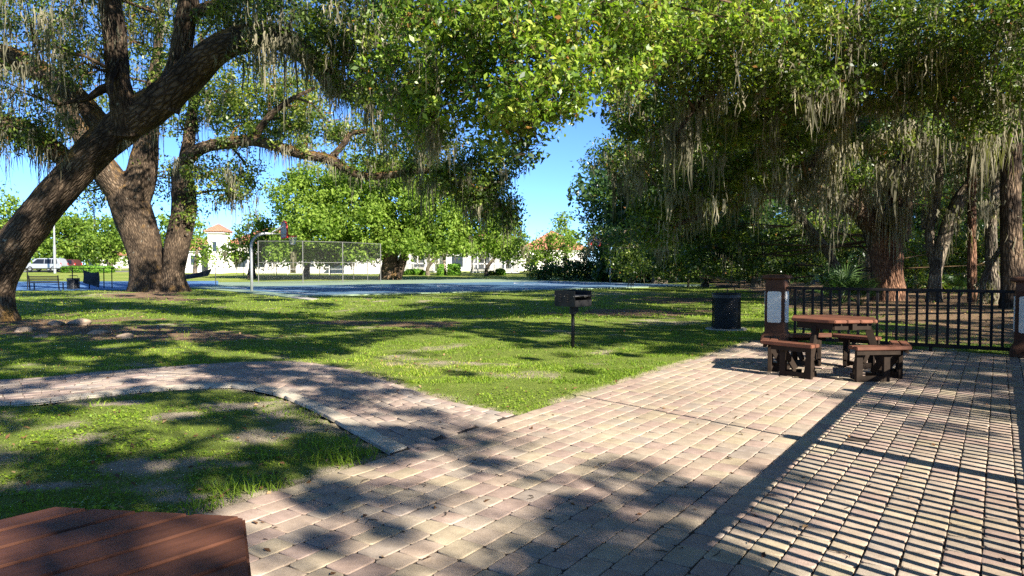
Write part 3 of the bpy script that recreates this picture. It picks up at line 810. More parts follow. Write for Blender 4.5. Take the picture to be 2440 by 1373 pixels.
    def done(s):
        if s.tw.n: 
            me = s.tw.mesh('branches', s.bark, True)
            me.transform(Matrix.Translation(Vector(-s.base))); o = new_obj('branches', me, s.root); tag(o, kind='stuff')
        if s.nb:
            o = new_obj('crown', mesh_np('crown', np.vstack(s.LV) - s.base, np.vstack(s.LQ), None, s.leaf, False, {'tint': np.concatenate(s.LI)}), s.root); tag(o, kind='stuff')
        if s.mb:
            o = new_obj('hanging_moss', mesh_np('hanging_moss', np.vstack(s.MV) - s.base, np.vstack(s.MQ), None, MOSS, False, {'tint': np.concatenate(s.MI)}), s.root); tag(o, kind='stuff')
        return s.root

# ------------------------------------------------------------------ leaning oak, left
A = Tree('live_oak', 'thick live oak leaning in from the left edge over the lawn', (pA[0], pA[1], 0), lsize=0.10, seed=3)
A.limb([(-18, 800, 18.0, 66), (-22, 740, 18.1, 50), (-16, 680, 18.2, 44), (15, 612, 18.2, 43), (76, 530, 18.1, 42), (150, 440, 18, 41), (225, 357, 18, 41), (292, 303, 17.9, 41), (345, 265, 17.8, 38)], 'trunk', 22, 0.10, 0.35)
RL = A.limb([(250, 340, 17.9, 34), (310, 290, 17.9, 43), (372, 250, 17.8, 42), (440, 190, 17.6, 38), (500, 132, 17.4, 33), (570, 97, 17.0, 32), (650, 88, 16.6, 28), (715, 118, 16.2, 26), (765, 165, 16, 25), (805, 208, 15.8, 22), (870, 224, 15.5, 17), (940, 226, 15.2, 12), (1010, 262, 15, 8), (1060, 310, 14.8, 5)], nside=16)
UL = A.limb([(395, 262, 17.8, 32), (413, 205, 17.8, 30), (427, 150, 17.8, 27), (436, 80, 17.7, 24), (448, 10, 17.6, 22), (462, -80, 17.5, 20), (490, -200, 17.3, 14), (520, -330, 17, 8)])
UR = A.limb([(440, 60, 17.7, 18), (475, 28, 17.5, 15), (540, 6, 17, 12), (620, -14, 16.6, 9), (720, -30, 16, 6)], nside=10)
LL = A.limb([(300, 320, 17.8, 32), (294, 250, 17.6, 30), (280, 170, 17.5, 26), (272, 80, 17.4, 25), (260, 0, 17.3, 24), (240, -120, 17.1, 19), (200, -260, 17, 12)])
FL = A.limb([(255, 320, 18, 26), (200, 250, 18.2, 24), (130, 190, 18.3, 25), (55, 148, 18.3, 27), (-10, 128, 18.2, 27), (-100, 100, 18, 22), (-220, 60, 18, 12)])
DL = A.limb([(175, 400, 18.1, 24), (120, 350, 18.4, 21), (60, 312, 18.6, 21), (-10, 288, 18.8, 20), (-120, 260, 19, 14)])
A.limb([(282, 130, 17.5, 10), (262, 200, 17.0, 8), (268, 250, 16.8, 4)], nside=8)
A.limb([(275, 205, 17.6, 14), (240, 215, 17.4, 11), (210, 235, 17.2, 7), (180, 240, 17.1, 4)], nside=8)
for (x, y, d, rx, ry, rd, n, ms, br) in ((70, 40, 17, 120, 60, 2, 34, 26, -.1), (200, 20, 18, 90, 50, 2, 26, 20, -.1), (345, 105, 19.5, 60, 70, 1.5, 26, 6, .15), (360, 20, 19, 80, 40, 2, 22, 10, .1), (545, 60, 17.6, 55, 40, 1.2, 22, 5, .2), (600, 20, 17, 80, 40, 1.5, 26, 14, 0),
                                        (700, 40, 16, 90, 45, 1.5, 36, 16, -.05), (790, 90, 15, 90, 60, 1.5, 44, 20, 0), (870, 150, 15, 90, 70, 1.4, 44, 22, 0), (950, 90, 14, 90, 80, 1.5, 46, 14, .05), (130, 110, 16.5, 80, 60, 1.5, 16, 20, -.1), (40, 215, 17, 60, 40, 1.5, 12, 14, 0), (70, 290, 17.5, 100, 40, 1.5, 26, 16, -.2),
                                        (10, 330, 18, 60, 35, 1.5, 16, 10, -.1), (130, 345, 18, 50, 30, 1, 14, 6, -.1), (1000, 250, 15, 60, 50, 1, 22, 8, .05), (1050, 320, 14.8, 50, 40, 1, 18, 6, 0), (900, 250, 15, 60, 30, 1, 16, 8, 0), (200, 150, 17, 50, 60, 1, 12, 12, -.1), (620, 130, 17, 60, 30, 1, 8, 14, 0), (860, 40, 15, 90, 50, 1.5, 34, 10, 0),
                                        (250, -110, 17, 260, 80, 3, 60, 14, 0), (560, -120, 17, 200, 80, 3, 60, 14, 0), (850, -80, 16, 150, 60, 2.5, 40, 10, 0), (-120, 0, 18, 160, 140, 3, 60, 14, 0), (-200, 200, 18, 150, 120, 3, 40, 14, 0)):
    A.pblob(x, y, d, rx, ry, rd, int(n * 1.1), 44, 0.33, bright=br + .05, moss=int(ms * 1.15), mlen=1.0, mw=0.024)
A.limb_moss(FL, 55, 1.4, 0.022); A.limb_moss(DL, 45, 1.0, 0.02); A.limb_moss(RL, 70, 0.9, 0.022, 0.35, 1); A.limb_moss(LL, 40, 1.2, 0.022); A.limb_moss(UR, 30, 0.9, 0.02); A.limb_moss(UL, 22, 1.0, 0.02, 0.3, 1)
A.moss(np.array([D3(x, y, 15) for x, y in ((690, 90), (640, 100), (735, 130), (850, 190), (880, 215), (790, 200), (920, 150), (1030, 190), (1028, 260), (1032, 330), (825, 110), (905, 90))]), 1.3, 0.025, 30, 0.07)
A.done()

# ------------------------------------------------------------------ twin-trunk oak with the long horizontal limb
B = Tree('live_oak', 'big double-trunk live oak with a long horizontal limb, beside the basketball court', (pB[0], pB[1], 0), lsize=0.19, seed=5)
d0 = pB[1]
B.limb([(358, 706, d0, 50), (354, 665, d0, 42), (346, 605, d0, 38), (329, 545, d0, 41), (311, 492, d0, 43), (300, 450, d0, 41), (298, 425, d0, 31)], 'trunk', 24, 0.10, 0.22)
B.limb([(412, 704, d0, 34), (412, 650, d0, 25), (422, 590, d0, 27), (437, 510, d0, 28), (436, 440, d0, 25), (432, 405, d0, 20)], 'trunk', 18, 0.09, 0.3)
B1 = B.limb([(310, 480, d0, 40), (262, 420, d0 - .5, 33), (225, 365, d0 - 1, 27), (180, 300, d0 - 1.5, 21), (135, 225, d0 - 2, 15), (90, 150, d0 - 2, 9)])
B2 = B.limb([(318, 470, d0, 40), (338, 415, d0, 34), (347, 355, d0, 28), (354, 290, d0, 24), (362, 220, d0, 18), (375, 130, d0, 12), (385, 40, d0, 7)])
B3 = B.limb([(432, 430, d0, 16.0), (442, 388, d0 - .3, 16.8), (480, 354, d0 - 1, 15.2), (540, 341, d0 - 1.6, 14.4), (600, 334, d0 - 2, 13.6), (660, 350, d0 - 2.4, 12.8), (720, 368, d0 - 2.8, 12.0), (780, 378, d0 - 3, 12.0), (822, 402, d0 - 3.1, 10.4), (870, 420, d0 - 3.2, 9.6), (930, 417, d0 - 3.3, 8.8), (990, 408, d0 - 3.4, 8.0), (1050, 411, d0 - 3.5, 7.2), (1110, 436, d0 - 3.6, 6.4), (1170, 470, d0 - 3.7, 4.8), (1222, 515, d0 - 3.8, 2.4)], nside=12)
B4 = B.limb([(434, 440, d0, 18), (448, 350, d0 + .5, 15), (460, 260, d0 + 1, 12), (472, 170, d0 + 1, 9), (480, 90, d0 + 1, 6)], nside=10)
B5 = B.limb([(785, 380, d0 - 3, 9), (818, 345, d0 - 3, 8), (835, 320, d0 - 3, 6), (875, 310, d0 - 3, 4)], nside=8)
B6 = B.limb([(600, 334, d0 - 2, 9), (640, 280, d0 - 2.4, 8), (690, 240, d0 - 2.6, 6), (750, 210, d0 - 2.6, 4)], nside=8)
for (x, y, d, rx, ry, rd, n, ms, br) in ((640, 215, 38, 110, 70, 3, 80, 22, .2), (710, 240, 38, 70, 55, 2, 40, 10, .15), (600, 290, 38, 80, 45, 3, 44, 22, 0), (700, 300, 37, 60, 28, 2, 26, 18, -.1), (540, 250, 39, 60, 60, 3, 34, 12, .0), (480, 230, 39, 60, 60, 3, 26, 12, 0), (500, 415, 37, 45, 45, 2, 24, 14, .0), (555, 455, 37, 45, 35, 2, 20, 26, -.1),
                                        (590, 400, 37, 30, 40, 2, 12, 14, -.05), (430, 300, 39, 50, 50, 3, 18, 8, 0), (380, 180, 39, 60, 70, 3, 30, 8, .1), (215, 455, 38, 45, 38, 1.5, 18, 5, -.05), (300, 210, 40, 80, 70, 3, 24, 12, 0), (200, 320, 39, 60, 50, 3, 16, 12, -.1), (380, 420, 39, 25, 60, 2, 14, 4, .1), (860, 315, 36, 70, 30, 2, 26, 10, -.05),
                                        (780, 290, 37, 60, 30, 2, 20, 10, -.1), (930, 340, 35, 70, 35, 2, 24, 10, 0), (1000, 330, 35, 60, 50, 2, 24, 10, 0), (1090, 435, 35, 80, 40, 2, 40, 24, -.1), (1170, 460, 35, 55, 55, 2, 44, 20, -.15), (1190, 385, 35, 45, 50, 2, 34, 8, -.1), (1130, 380, 35, 60, 35, 2, 24, 8, -.1), (1050, 380, 35, 50, 30, 2, 14, 14, -.1),
                                        (1200, 510, 35, 40, 35, 1.5, 20, 16, -.1), (100, 130, 37, 90, 60, 3, 26, 12, 0), (480, 80, 39, 100, 70, 3, 36, 8, 0), (380, 30, 39, 80, 50, 3, 26, 6, 0), (470, 500, 38, 30, 40, 1.5, 10, 6, .05), (650, -60, 38, 250, 80, 4, 60, 10, 0), (300, -80, 38, 250, 80, 4, 60, 10, 0)):
    B.pblob(x, y, d, rx, ry, rd, int(n * 1.2), 44, 0.62, bright=br + .08, moss=int(ms * .8), mlen=1.7, trad=0.035, mw=0.04)  # sunlit and shaded blobs get their tone from br in the leaf tint
B.limb_moss(B3, 90, 1.3, 0.03, 0.1, 1, 6, 0.16); B.blob(B3[20], (.9, .5, .35), 14, 30, .4); [B.blob(B3[k] + np.array([0, 0, .35]), (1.2, .6, .4), 9, 34, .42, moss=4, mlen=1.2, mw=.035) for k in range(26, len(B3) - 4, 7)]
B.limb_moss(B1, 40, 1.8, 0.04); B.limb_moss(B2, 25, 1.6, 0.04); B.limb_moss(B4, 30, 1.8, 0.04)
B.moss(np.array([D3(x, y, 35) for x, y in ((1010, 420), (1060, 430), (1110, 450), (1130, 470), (1085, 450), (1150, 500), (1040, 420), (990, 425))]), 2.4, 0.05, 22, 0.22)
B.done()

# ------------------------------------------------------------------ sunlit oak beyond the court
pC = G(930, 667); dC = pC[1]
Ct = Tree('oak_tree', 'broad sunlit oak with a dark forked trunk beyond the court fence', (pC[0], pC[1], 0), lsize=0.36, leaf=LEAF_FAR, seed=8)
Ct.limb([(929, 672, dC, 26), (928, 635, dC, 20), (932, 595, dC, 18), (940, 560, dC, 14), (925, 500, dC, 9), (910, 440, dC, 5)], 'trunk', 14, 0.1, 0.3)
Ct.limb([(944, 665, dC, 12), (956, 630, dC, 11), (968, 598, dC, 9), (990, 560, dC, 7), (1030, 520, dC, 4)], 'trunk', 10, 0.1)
Ct.limb([(938, 580, dC, 10), (890, 540, dC, 8), (820, 500, dC, 6), (760, 470, dC, 3)], nside=8)
Ct.limb([(938, 570, dC, 10), (1000, 520, dC, 8), (1080, 490, dC, 6), (1150, 480, dC, 3)], nside=8)
for (x, y, rx, ry, n, br) in ((710, 470, 60, 60, 34, .1), (780, 440, 80, 50, 44, .1), (880, 425, 90, 45, 50, .05), (980, 430, 80, 45, 44, .05), (840, 510, 90, 60, 54, .1), (750, 540, 80, 50, 44, .0), (700, 560, 45, 40, 20, 0), (940, 500, 90, 55, 50, .1), (1040, 480, 80, 55, 44, .1), (1050, 555, 70, 40, 36, .1), (1130, 520, 80, 60, 46, .05),
                             (1190, 560, 45, 45, 26, .05), (970, 565, 70, 35, 32, .1), (890, 575, 55, 28, 22, .05), (820, 585, 60, 30, 24, 0), (870, 605, 40, 14, 10, 0), (1000, 595, 50, 15, 12, 0), (690, 600, 40, 25, 14, -.1), (780, 610, 50, 18, 12, -.1), (1100, 590, 50, 18, 10, 0), (1200, 600, 30, 25, 10, 0)):
    Ct.pblob(x, y, dC + rng.normal(0, 1.5), rx, ry, 3.5, int(n * 1.9), 56, 1.0, bright=br + .18, moss=3 if y > 540 else 0, mlen=2.2, trad=0.06, twigs=2, mw=0.08)
Ct.done()

# ------------------------------------------------------------------ generic trees and shrubs
def simple_tree(name, label, px, py, depth, crown, trunk_r, leaf=LEAF_FAR, bark=BARK_GREY, lsize=0.4, crad=0.9, per=32, dens=1.0, bright=0.0, seed=0, group=None, lean=0.0, cat='tree', moss=0, mlen=1.5, dep=3.0, mw=0.06):
    """crown: list of (px, py, rx, ry). trunk from the ground to the crown"""
    g = D3(px, py, depth); g[2] = float(terrain(g[0], g[1]))
    t = Tree(name, label, g, cat=cat, group=group, leaf=leaf, bark=bark, lsize=lsize, seed=seed)
    cy = np.mean([c[1] for c in crown]); cxm = np.mean([c[0] for c in crown]); top = D3(cxm, cy, depth)
    h = top[2] - g[2]
    t.limb([(g[0], g[1], g[2] - 0.2, trunk_r * 1.35), (g[0] + 0.05 * h * lean, g[1], g[2] + 0.25 * h, trunk_r), ((g[0] + top[0]) / 2, g[1], g[2] + 0.6 * h, trunk_r * 0.8), (top[0], g[1], top[2], trunk_r * 0.5)], 'trunk', 10, 0.1, 0.2, px=False)
    for (x, y, rx, ry) in crown:
        c = D3(x, y, depth); k = rx / FPX * depth, ry / FPX * depth
        n = max(6, int(dens * k[0] * k[1] * 5.0 / (crad * crad)))
        t.blob(c, (k[0], min(dep, max(k)), k[1]), n, per, crad, bright=bright, trad=trunk_r * 0.18, twigs=3, moss=moss, mlen=mlen, mw=mw)
    return t.done()
bgt = 'trees beyond the courts'
simple_tree('oak_tree', 'tall green tree at the left edge behind the leaning oak', 0, 650, 62, [(-30, 500, 70, 65), (15, 535, 50, 65), (-40, 580, 60, 50), (30, 590, 35, 38)], 0.4, dens=1.2, bright=.2, seed=21, lsize=.35)
simple_tree('oak_tree', 'pale green tree with a dark trunk above the parked cars', 165, 643, 112, [(160, 560, 60, 50), (110, 585, 45, 38), (210, 585, 50, 34), (150, 605, 70, 22), (130, 535, 40, 30), (190, 535, 35, 28)], 0.5, bright=.1, seed=22, lsize=.55, crad=1.2, dens=1.2, per=40)
simple_tree('oak_tree', 'rounded green tree between the hedge and the double-trunk oak', 262, 645, 105, [(250, 565, 50, 50), (285, 600, 35, 38), (230, 600, 40, 28), (270, 535, 30, 30)], 0.4, bright=.12, seed=23, lsize=.5, crad=1.1, dens=1.2, per=40)
simple_tree('oak_tree', 'light green tree behind the tall metal light pole', 60, 645, 120, [(60, 575, 50, 30), (90, 600, 40, 25), (20, 600, 40, 25)], 0.4, bright=.12, seed=24, lsize=.6, crad=1.5)
simple_tree('oak_tree', 'bright green tree just right of the double-trunk oak', 465, 645, 84, [(470, 590, 28, 35), (460, 560, 22, 30), (482, 615, 22, 20)], 0.25, bright=.18, seed=25, lsize=.4, crad=1.0)
simple_tree('oak_tree', 'moss-hung tree in front of the white house with the tower', 600, 650, 74, [(600, 560, 45, 40), (570, 585, 45, 38), (640, 590, 40, 40), (620, 530, 35, 25), (550, 605, 25, 26), (650, 560, 30, 30), (600, 610, 50, 22)], 0.35, dens=1.2, seed=26, lsize=.35, crad=.9, moss=4, mlen=2.0, mw=.07)
simple_tree('oak_tree', 'low leafy tree behind the tall court fence', 730, 652, 78, [(720, 590, 50, 22), (760, 600, 50, 20), (690, 605, 35, 20), (800, 600, 40, 20)], 0.3, seed=27, lsize=.35, crad=.9)
simple_tree('oak_tree', 'small sunlit yellow-green tree against the sky gap', 1348, 652, 92, [(1348, 525, 22, 22), (1360, 550, 25, 20), (1335, 545, 16, 18), (1352, 575, 28, 20)], 0.25, bright=.25, seed=28, lsize=.4, crad=1.0)
simple_tree('oak_tree', 'loose olive-green tree half hiding the orange tiled roof', 1300, 652, 88, [(1300, 595, 40, 34), (1330, 600, 38, 38), (1275, 612, 28, 27), (1310, 565, 26, 18), (1365, 590, 30, 45), (1255, 620, 18, 18)], 0.25, bright=.05, seed=29, lsize=.4, crad=1.0)
simple_tree('oak_tree', 'moss-draped tree beside the screened pool porch', 1020, 648, 84, [(1020, 585, 35, 14), (1060, 580, 35, 16), (1100, 575, 40, 18)], 0.2, seed=30, lsize=.4, crad=.9, moss=12, mlen=2.4, mw=.07)
simple_tree('oak_tree', 'low-hanging tree in front of the screened porch roof', 1160, 646, 82, [(1150, 590, 45, 16), (1190, 580, 40, 20), (1215, 570, 35, 30), (1230, 600, 22, 20)], 0.22, seed=31, lsize=.4, crad=.9, moss=12, mlen=2.2, mw=.07)

# ------------------------------------------------------------------ dark trees at the end of the court
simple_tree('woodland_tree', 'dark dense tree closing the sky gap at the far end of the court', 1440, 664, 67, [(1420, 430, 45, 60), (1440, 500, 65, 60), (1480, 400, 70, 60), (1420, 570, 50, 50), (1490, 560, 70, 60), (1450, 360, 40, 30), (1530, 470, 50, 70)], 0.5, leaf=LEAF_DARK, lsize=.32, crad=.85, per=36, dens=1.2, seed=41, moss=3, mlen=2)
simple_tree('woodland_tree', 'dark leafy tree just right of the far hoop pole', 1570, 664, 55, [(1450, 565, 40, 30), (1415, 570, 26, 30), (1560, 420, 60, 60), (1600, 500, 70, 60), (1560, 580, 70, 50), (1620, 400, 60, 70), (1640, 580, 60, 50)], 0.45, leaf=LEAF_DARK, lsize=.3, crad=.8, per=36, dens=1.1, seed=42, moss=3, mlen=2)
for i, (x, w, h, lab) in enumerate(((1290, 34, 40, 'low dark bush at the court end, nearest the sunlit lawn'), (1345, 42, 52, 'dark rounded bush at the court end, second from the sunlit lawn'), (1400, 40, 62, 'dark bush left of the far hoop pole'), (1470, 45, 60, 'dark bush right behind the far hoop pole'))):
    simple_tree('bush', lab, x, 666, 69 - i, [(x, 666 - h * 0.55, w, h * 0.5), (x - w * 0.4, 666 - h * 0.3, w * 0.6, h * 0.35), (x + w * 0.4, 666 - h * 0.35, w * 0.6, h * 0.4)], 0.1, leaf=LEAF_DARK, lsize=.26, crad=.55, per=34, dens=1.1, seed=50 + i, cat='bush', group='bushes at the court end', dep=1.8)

# ------------------------------------------------------------------ the wood on the right
R1b = D3(2118, 728, 27.0); R1b[2] = 0.2
R = Tree('live_oak', 'stout moss-hung oak with a reddish trunk behind the patio railing', R1b, lsize=0.12, seed=9, leaf=LEAF_OAK)
R.limb([(2122, 760, 27, 46), (2120, 715, 27, 38), (2117, 660, 27, 35), (2113, 605, 27, 36), (2110, 565, 27, 40), (2112, 540, 27, 34)], 'trunk', 20, 0.12, 0.3, bark=BARK_RED)
a1 = R.limb([(2100, 570, 27, 36), (2070, 510, 26.6, 27), (2035, 450, 26, 22), (2000, 390, 25.5, 17), (1960, 320, 25, 12), (1900, 240, 24, 7)])
a2 = R.limb([(2125, 570, 27, 36), (2140, 500, 27, 30), (2147, 420, 26.8, 26), (2152, 330, 26.5, 23), (2155, 220, 26, 20), (2160, 80, 25.5, 17), (2170, -80, 25, 12)])
a3 = R.limb([(2085, 540, 26.8, 26), (2030, 490, 26, 20), (1950, 458, 25.2, 17), (1880, 440, 24.5, 15), (1830, 446, 24, 14), (1770, 468, 23.4, 11), (1700, 500, 22.8, 9), (1630, 528, 22.2, 6), (1560, 555, 21.8, 3)], nside=12)
a4 = R.limb([(2150, 250, 26, 18), (2110, 246, 24.5, 15), (2050, 272, 23, 14), (1995, 312, 21.5, 12), (1950, 370, 20.5, 8), (1920, 420, 20, 4)], nside=12)
a5 = R.limb([(2135, 480, 27, 18), (2060, 300, 24, 16), (1960, 160, 20, 14), (1840, 60, 17, 14), (1700, 40, 15, 12), (1560, 90, 13.5, 8), (1480, 160, 13, 5)], nside=12)
a6 = R.limb([(2150, 300, 26.5, 16), (2230, 200, 23, 15), (2300, 120, 20, 14), (2360, 60, 17, 12), (2420, 40, 15, 9)], nside=12)
a7 = R.limb([(1800, 80, 16, 8), (1720, 180, 15.5, 7), (1640, 280, 15, 5), (1600, 340, 15, 3)], nside=8)
for (x, y, d, rx, ry, rd, n, ms, br) in ((1560, 40, 13, 110, 60, 2, 60, 6, .1), (1700, 40, 13.5, 110, 60, 2, 64, 8, .05), (1850, 50, 14, 120, 60, 2, 70, 12, .1), (2000, 60, 15, 120, 70, 2, 70, 16, -.05), (2150, 70, 15.5, 120, 70, 2, 66, 14, -.1), (2290, 60, 15, 110, 70, 2, 60, 10, -.1), (2410, 90, 14.5, 90, 90, 2, 50, 14, -.1),
                                        (1520, 130, 14, 70, 50, 1.5, 34, 6, .1), (1620, 170, 14.5, 90, 60, 1.6, 46, 10, 0), (1740, 170, 14.5, 100, 60, 1.6, 54, 10, .05), (1850, 190, 15, 100, 60, 1.6, 56, 14, .0), (1960, 200, 16, 90, 60, 1.6, 36, 22, -.1), (2080, 190, 17, 90, 60, 1.8, 36, 24, -.1), (2200, 190, 17, 90, 60, 1.8, 40, 18, -.1), (2320, 200, 17, 90, 70, 1.8, 36, 26, -.1), (2420, 230, 16, 60, 80, 1.8, 26, 20, -.1),
                                        (1500, 260, 19, 50, 60, 1.8, 30, 10, -.1), (1580, 300, 19, 70, 60, 2, 36, 18, -.05), (1680, 290, 18, 80, 50, 2, 50, 10, .0), (1780, 290, 18, 90, 50, 2, 60, 10, 0), (1880, 300, 19, 80, 55, 2, 50, 14, -.1), (1500, 360, 24, 60, 60, 2, 36, 14, -.1), (1600, 390, 23, 80, 50, 2, 50, 12, -.1), (1700, 400, 22, 80, 50, 2, 54, 10, -.1), (1790, 400, 21.5, 60, 40, 2, 36, 10, -.05),
                                        (1640, 470, 22, 70, 35, 1.5, 40, 8, -.1), (1560, 500, 22, 60, 40, 1.5, 34, 8, -.1), (1720, 450, 22.5, 60, 30, 1.5, 30, 10, -.05), (1850, 380, 22, 50, 40, 1.5, 24, 12, -.1), (1560, 560, 21.8, 40, 25, 1, 14, 6, -.05), (2080, 330, 22, 60, 40, 1.5, 34, 10, 0), (2230, 330, 24, 50, 50, 2, 20, 12, -.1), (2000, 420, 24, 50, 40, 1.5, 16, 14, -.1)):
    R.pblob(x, y, d, rx, ry, rd, int(n * 1.35), 52, 0.38, bright=br + .06, moss=int(ms * 1.2), mlen=0.9, mw=0.03, lsize=0.10 if d < 16 else 0.14)
for (x, y, z) in ((6, 27, 12.6), (8.5, 30, 13.5), (11, 28, 13), (13.5, 31, 14), (10, 33, 14.5), (7, 33, 14.3), (15.5, 27, 12.8), (12.5, 25, 12), (9, 25.5, 11.8), (4.5, 31, 13.8), (17, 30, 13.5)):
    R.blob((x, y, z), (2.0, 2.0, .9), 34, 46, .7, lsize=.26, trad=.04)
for (x, y, d, rx, ry, n) in ((1500, 590, 40, 60, 45, 46), (1590, 600, 36, 60, 45, 50), (1680, 590, 33, 60, 50, 50), (1770, 590, 32, 60, 50, 46), (1650, 540, 30, 70, 40, 46), (1560, 540, 30, 60, 40, 40), (1740, 530, 29, 60, 40, 40), (1840, 560, 33, 50, 50, 36), (1510, 635, 44, 50, 25, 40), (1590, 636, 42, 50, 26, 40), (1670, 634, 40, 55, 28, 44), (1760, 634, 38, 55, 28, 44), (1850, 628, 37, 50, 32, 40), (1930, 625, 36, 40, 32, 34)):
    R.pblob(x, y, d, rx, ry, 1.8, n, 46, .5, bright=-.12, lsize=.19, moss=3, mlen=1.2, mw=.04, trad=.02)
for L_, n in ((a1, 40), (a2, 60), (a3, 50), (a4, 60), (a5, 60), (a6, 40), (a7, 20)): R.limb_moss(L_, int(n * .8), 1.1, 0.035, 0.05, 1, 14, 0.12)
R.moss(np.array([D3(x, y, d) for x, y, d in ((1470, 380, 24), (1590, 270, 19), (1610, 290, 19), (1990, 190, 17), (2000, 330, 21), (2100, 470, 26), (2120, 520, 26.4), (2150, 430, 26), (1815, 390, 23), (1990, 240, 18), (2030, 200, 18), (2170, 420, 25), (2330, 250, 18), (2400, 280, 18), (1990, 370, 21), (2140, 500, 26), (2100, 440, 26))]), 2.0, 0.05, 36, 0.14)
mq = np.random.default_rng(909)
R.moss(np.array([D3(x, y, d) for x, y, d in zip(mq.uniform(1900, 2440, 60), mq.uniform(250, 520, 60), mq.uniform(19, 26, 60))]), 1.25, 0.045, 20, 0.17)
R.moss(np.array([D3(x, y, d) for x, y, d in zip(mq.uniform(1480, 1900, 40), mq.uniform(250, 480, 40), mq.uniform(17, 22, 40))]), 0.95, 0.04, 18, 0.14)
for (x, y, d, rx, ry, n) in ((2170, 600, 31, 40, 50, 26), (2260, 590, 32, 50, 60, 34), (2340, 600, 30, 45, 60, 34), (2430, 600, 28, 40, 60, 30), (2010, 560, 31, 60, 45, 30), (1920, 560, 32, 50, 50, 34), (2390, 480, 28, 50, 50, 26), (2280, 470, 30, 50, 50, 24)):
    R.pblob(x, y, d, rx, ry, 1.6, n, 44, .5, bright=.05, lsize=.19, moss=3, mlen=1.2, mw=.04, trad=.012, twigs=1)
R.done()

def trunk_tree(label, pts, crown, leaf=LEAF_DARK, bark=BARK_GREY, seed=0, lsize=0.16, moss=10, extra=()):
    g = D3(pts[0][0], pts[0][1], pts[0][2]); g[2] = float(terrain(g[0], g[1]))
    t = Tree('woodland_tree', label, g, leaf=leaf, bark=bark, lsize=lsize, seed=seed, group='trunks in the wood')
    P = t.limb(pts, 'trunk', 12, 0.08, 0.2)
    for e in extra: t.limb_moss(t.limb(e, 'limb', 10, 0.1), 10, 1.0, 0.035)
    for (x, y, d, rx, ry, rd, n) in crown: t.pblob(x, y, d, rx, ry, rd, n, 40, 0.5, moss=moss, mlen=1.4, mw=0.035)
    t.limb_moss(P, 16, 1.2, 0.035, 0.3, 1)
    t.done()
trunk_tree('grey forked trunk right beside the stout reddish oak', [(2225, 740, 25, 20), (2228, 660, 25, 14), (2240, 600, 25, 15), (2262, 530, 25, 16), (2290, 470, 25, 15), (2330, 420, 25, 12), (2380, 385, 25, 8)], [(2380, 350, 25, 60, 50, 2, 24), (2300, 400, 25.5, 40, 40, 2, 14)], seed=61, extra=[[(2232, 650, 25, 12), (2215, 560, 25.2, 11), (2235, 450, 25.3, 10), (2240, 330, 25.3, 8), (2250, 200, 25, 6)]])
trunk_tree('straight slender reddish trunk behind the railing', [(2318, 760, 24, 12), (2316, 650, 24, 10), (2316, 500, 24, 9.5), (2314, 350, 24, 9), (2312, 150, 24, 8), (2310, -60, 24, 7)], [(2310, -80, 24, 90, 60, 2, 30)], bark=BARK_RED, seed=62, moss=4)
trunk_tree('crooked grey trunk between the slender red trunk and the rightmost trunk', [(2378, 770, 23, 20), (2370, 690, 23, 15), (2362, 600, 23, 14), (2362, 520, 23, 12), (2370, 460, 23, 10), (2385, 380, 23, 7)], [(2390, 360, 23, 50, 40, 1.5, 20)], seed=63, extra=[[(2366, 700, 23, 9), (2340, 690, 22.6, 8), (2355, 640, 22.4, 7), (2385, 590, 22.2, 5)]])
trunk_tree('thick moss-hung trunk at the right edge of the wood', [(2412, 780, 21.5, 34), (2412, 690, 21.5, 25), (2410, 580, 21.5, 23), (2408, 450, 21.5, 22), (2412, 320, 21.5, 20), (2420, 150, 21.5, 17), (2430, -40, 21, 14)], [(2420, 250, 21, 60, 60, 2, 30), (2430, -40, 21, 120, 60, 3, 50)], bark=BARK_OAK, seed=64, moss=16)
trunk_tree('thin leaning trunk above the palmetto', [(1995, 640, 29, 10), (1965, 590, 29, 10), (1925, 540, 29, 9), (1890, 490, 29, 8), (1850, 420, 29, 5)], [(1840, 400, 29, 70, 50, 2, 30)], seed=65)
trunk_tree('thin dark trunk standing in deep shade left of the palmetto', [(1706, 668, 46, 9), (1705, 600, 46, 7), (1712, 520, 46, 7), (1700, 420, 46, 5)], [(1700, 430, 46, 80, 60, 3, 30)], seed=66, lsize=.25)
# far rows of trees: behind the houses and deep in the wood
fr = np.random.default_rng(404)
for i, x in enumerate((-60, 60, 185, 300, 420, 540, 660, 790, 905, 1010, 1120, 1225)):
    h = fr.uniform(85, 125) if x < 480 else fr.uniform(60, 85) if x < 700 else fr.uniform(40, 60); w = fr.uniform(60, 80)
    simple_tree('oak_tree', 'distant tree in the far row behind the houses, number %s from the left edge' % ['one', 'two', 'three', 'four', 'five', 'six', 'seven', 'eight', 'nine', 'ten', 'eleven', 'twelve'][i], x, 641, 150 + fr.uniform(-8, 8), [(x - w * .4, 640 - h * .45, w * .6, h * .5), (x + w * .4, 640 - h * .5, w * .6, h * .5), (x, 640 - h * .75, w * .6, h * .4)], .5, lsize=.9, crad=2.0, per=40, dens=1.0, bright=.12, seed=300 + i, group='far row of trees behind the houses', dep=4)
for i, (x, top) in enumerate(((1500, 420), (1590, 330), (1690, 280), (1790, 260), (1890, 260), (1990, 250), (2090, 240), (2190, 240), (2290, 240), (2390, 240), (2490, 240))):
    simple_tree('woodland_tree', 'dark tree in the deepest row of the wood, number %s counted from the court' % ['one', 'two', 'three', 'four', 'five', 'six', 'seven', 'eight', 'nine', 'ten', 'eleven'][i], x, 656, 64 + fr.uniform(-5, 5), [(x + fr.normal(0, 15), y, 70, 48) for y in range(top + 40, 655, 62)], .3, leaf=LEAF_DARK, lsize=.55, crad=1.1, per=44, dens=1.5, seed=330 + i, group='deepest row of the wood', dep=2.5)
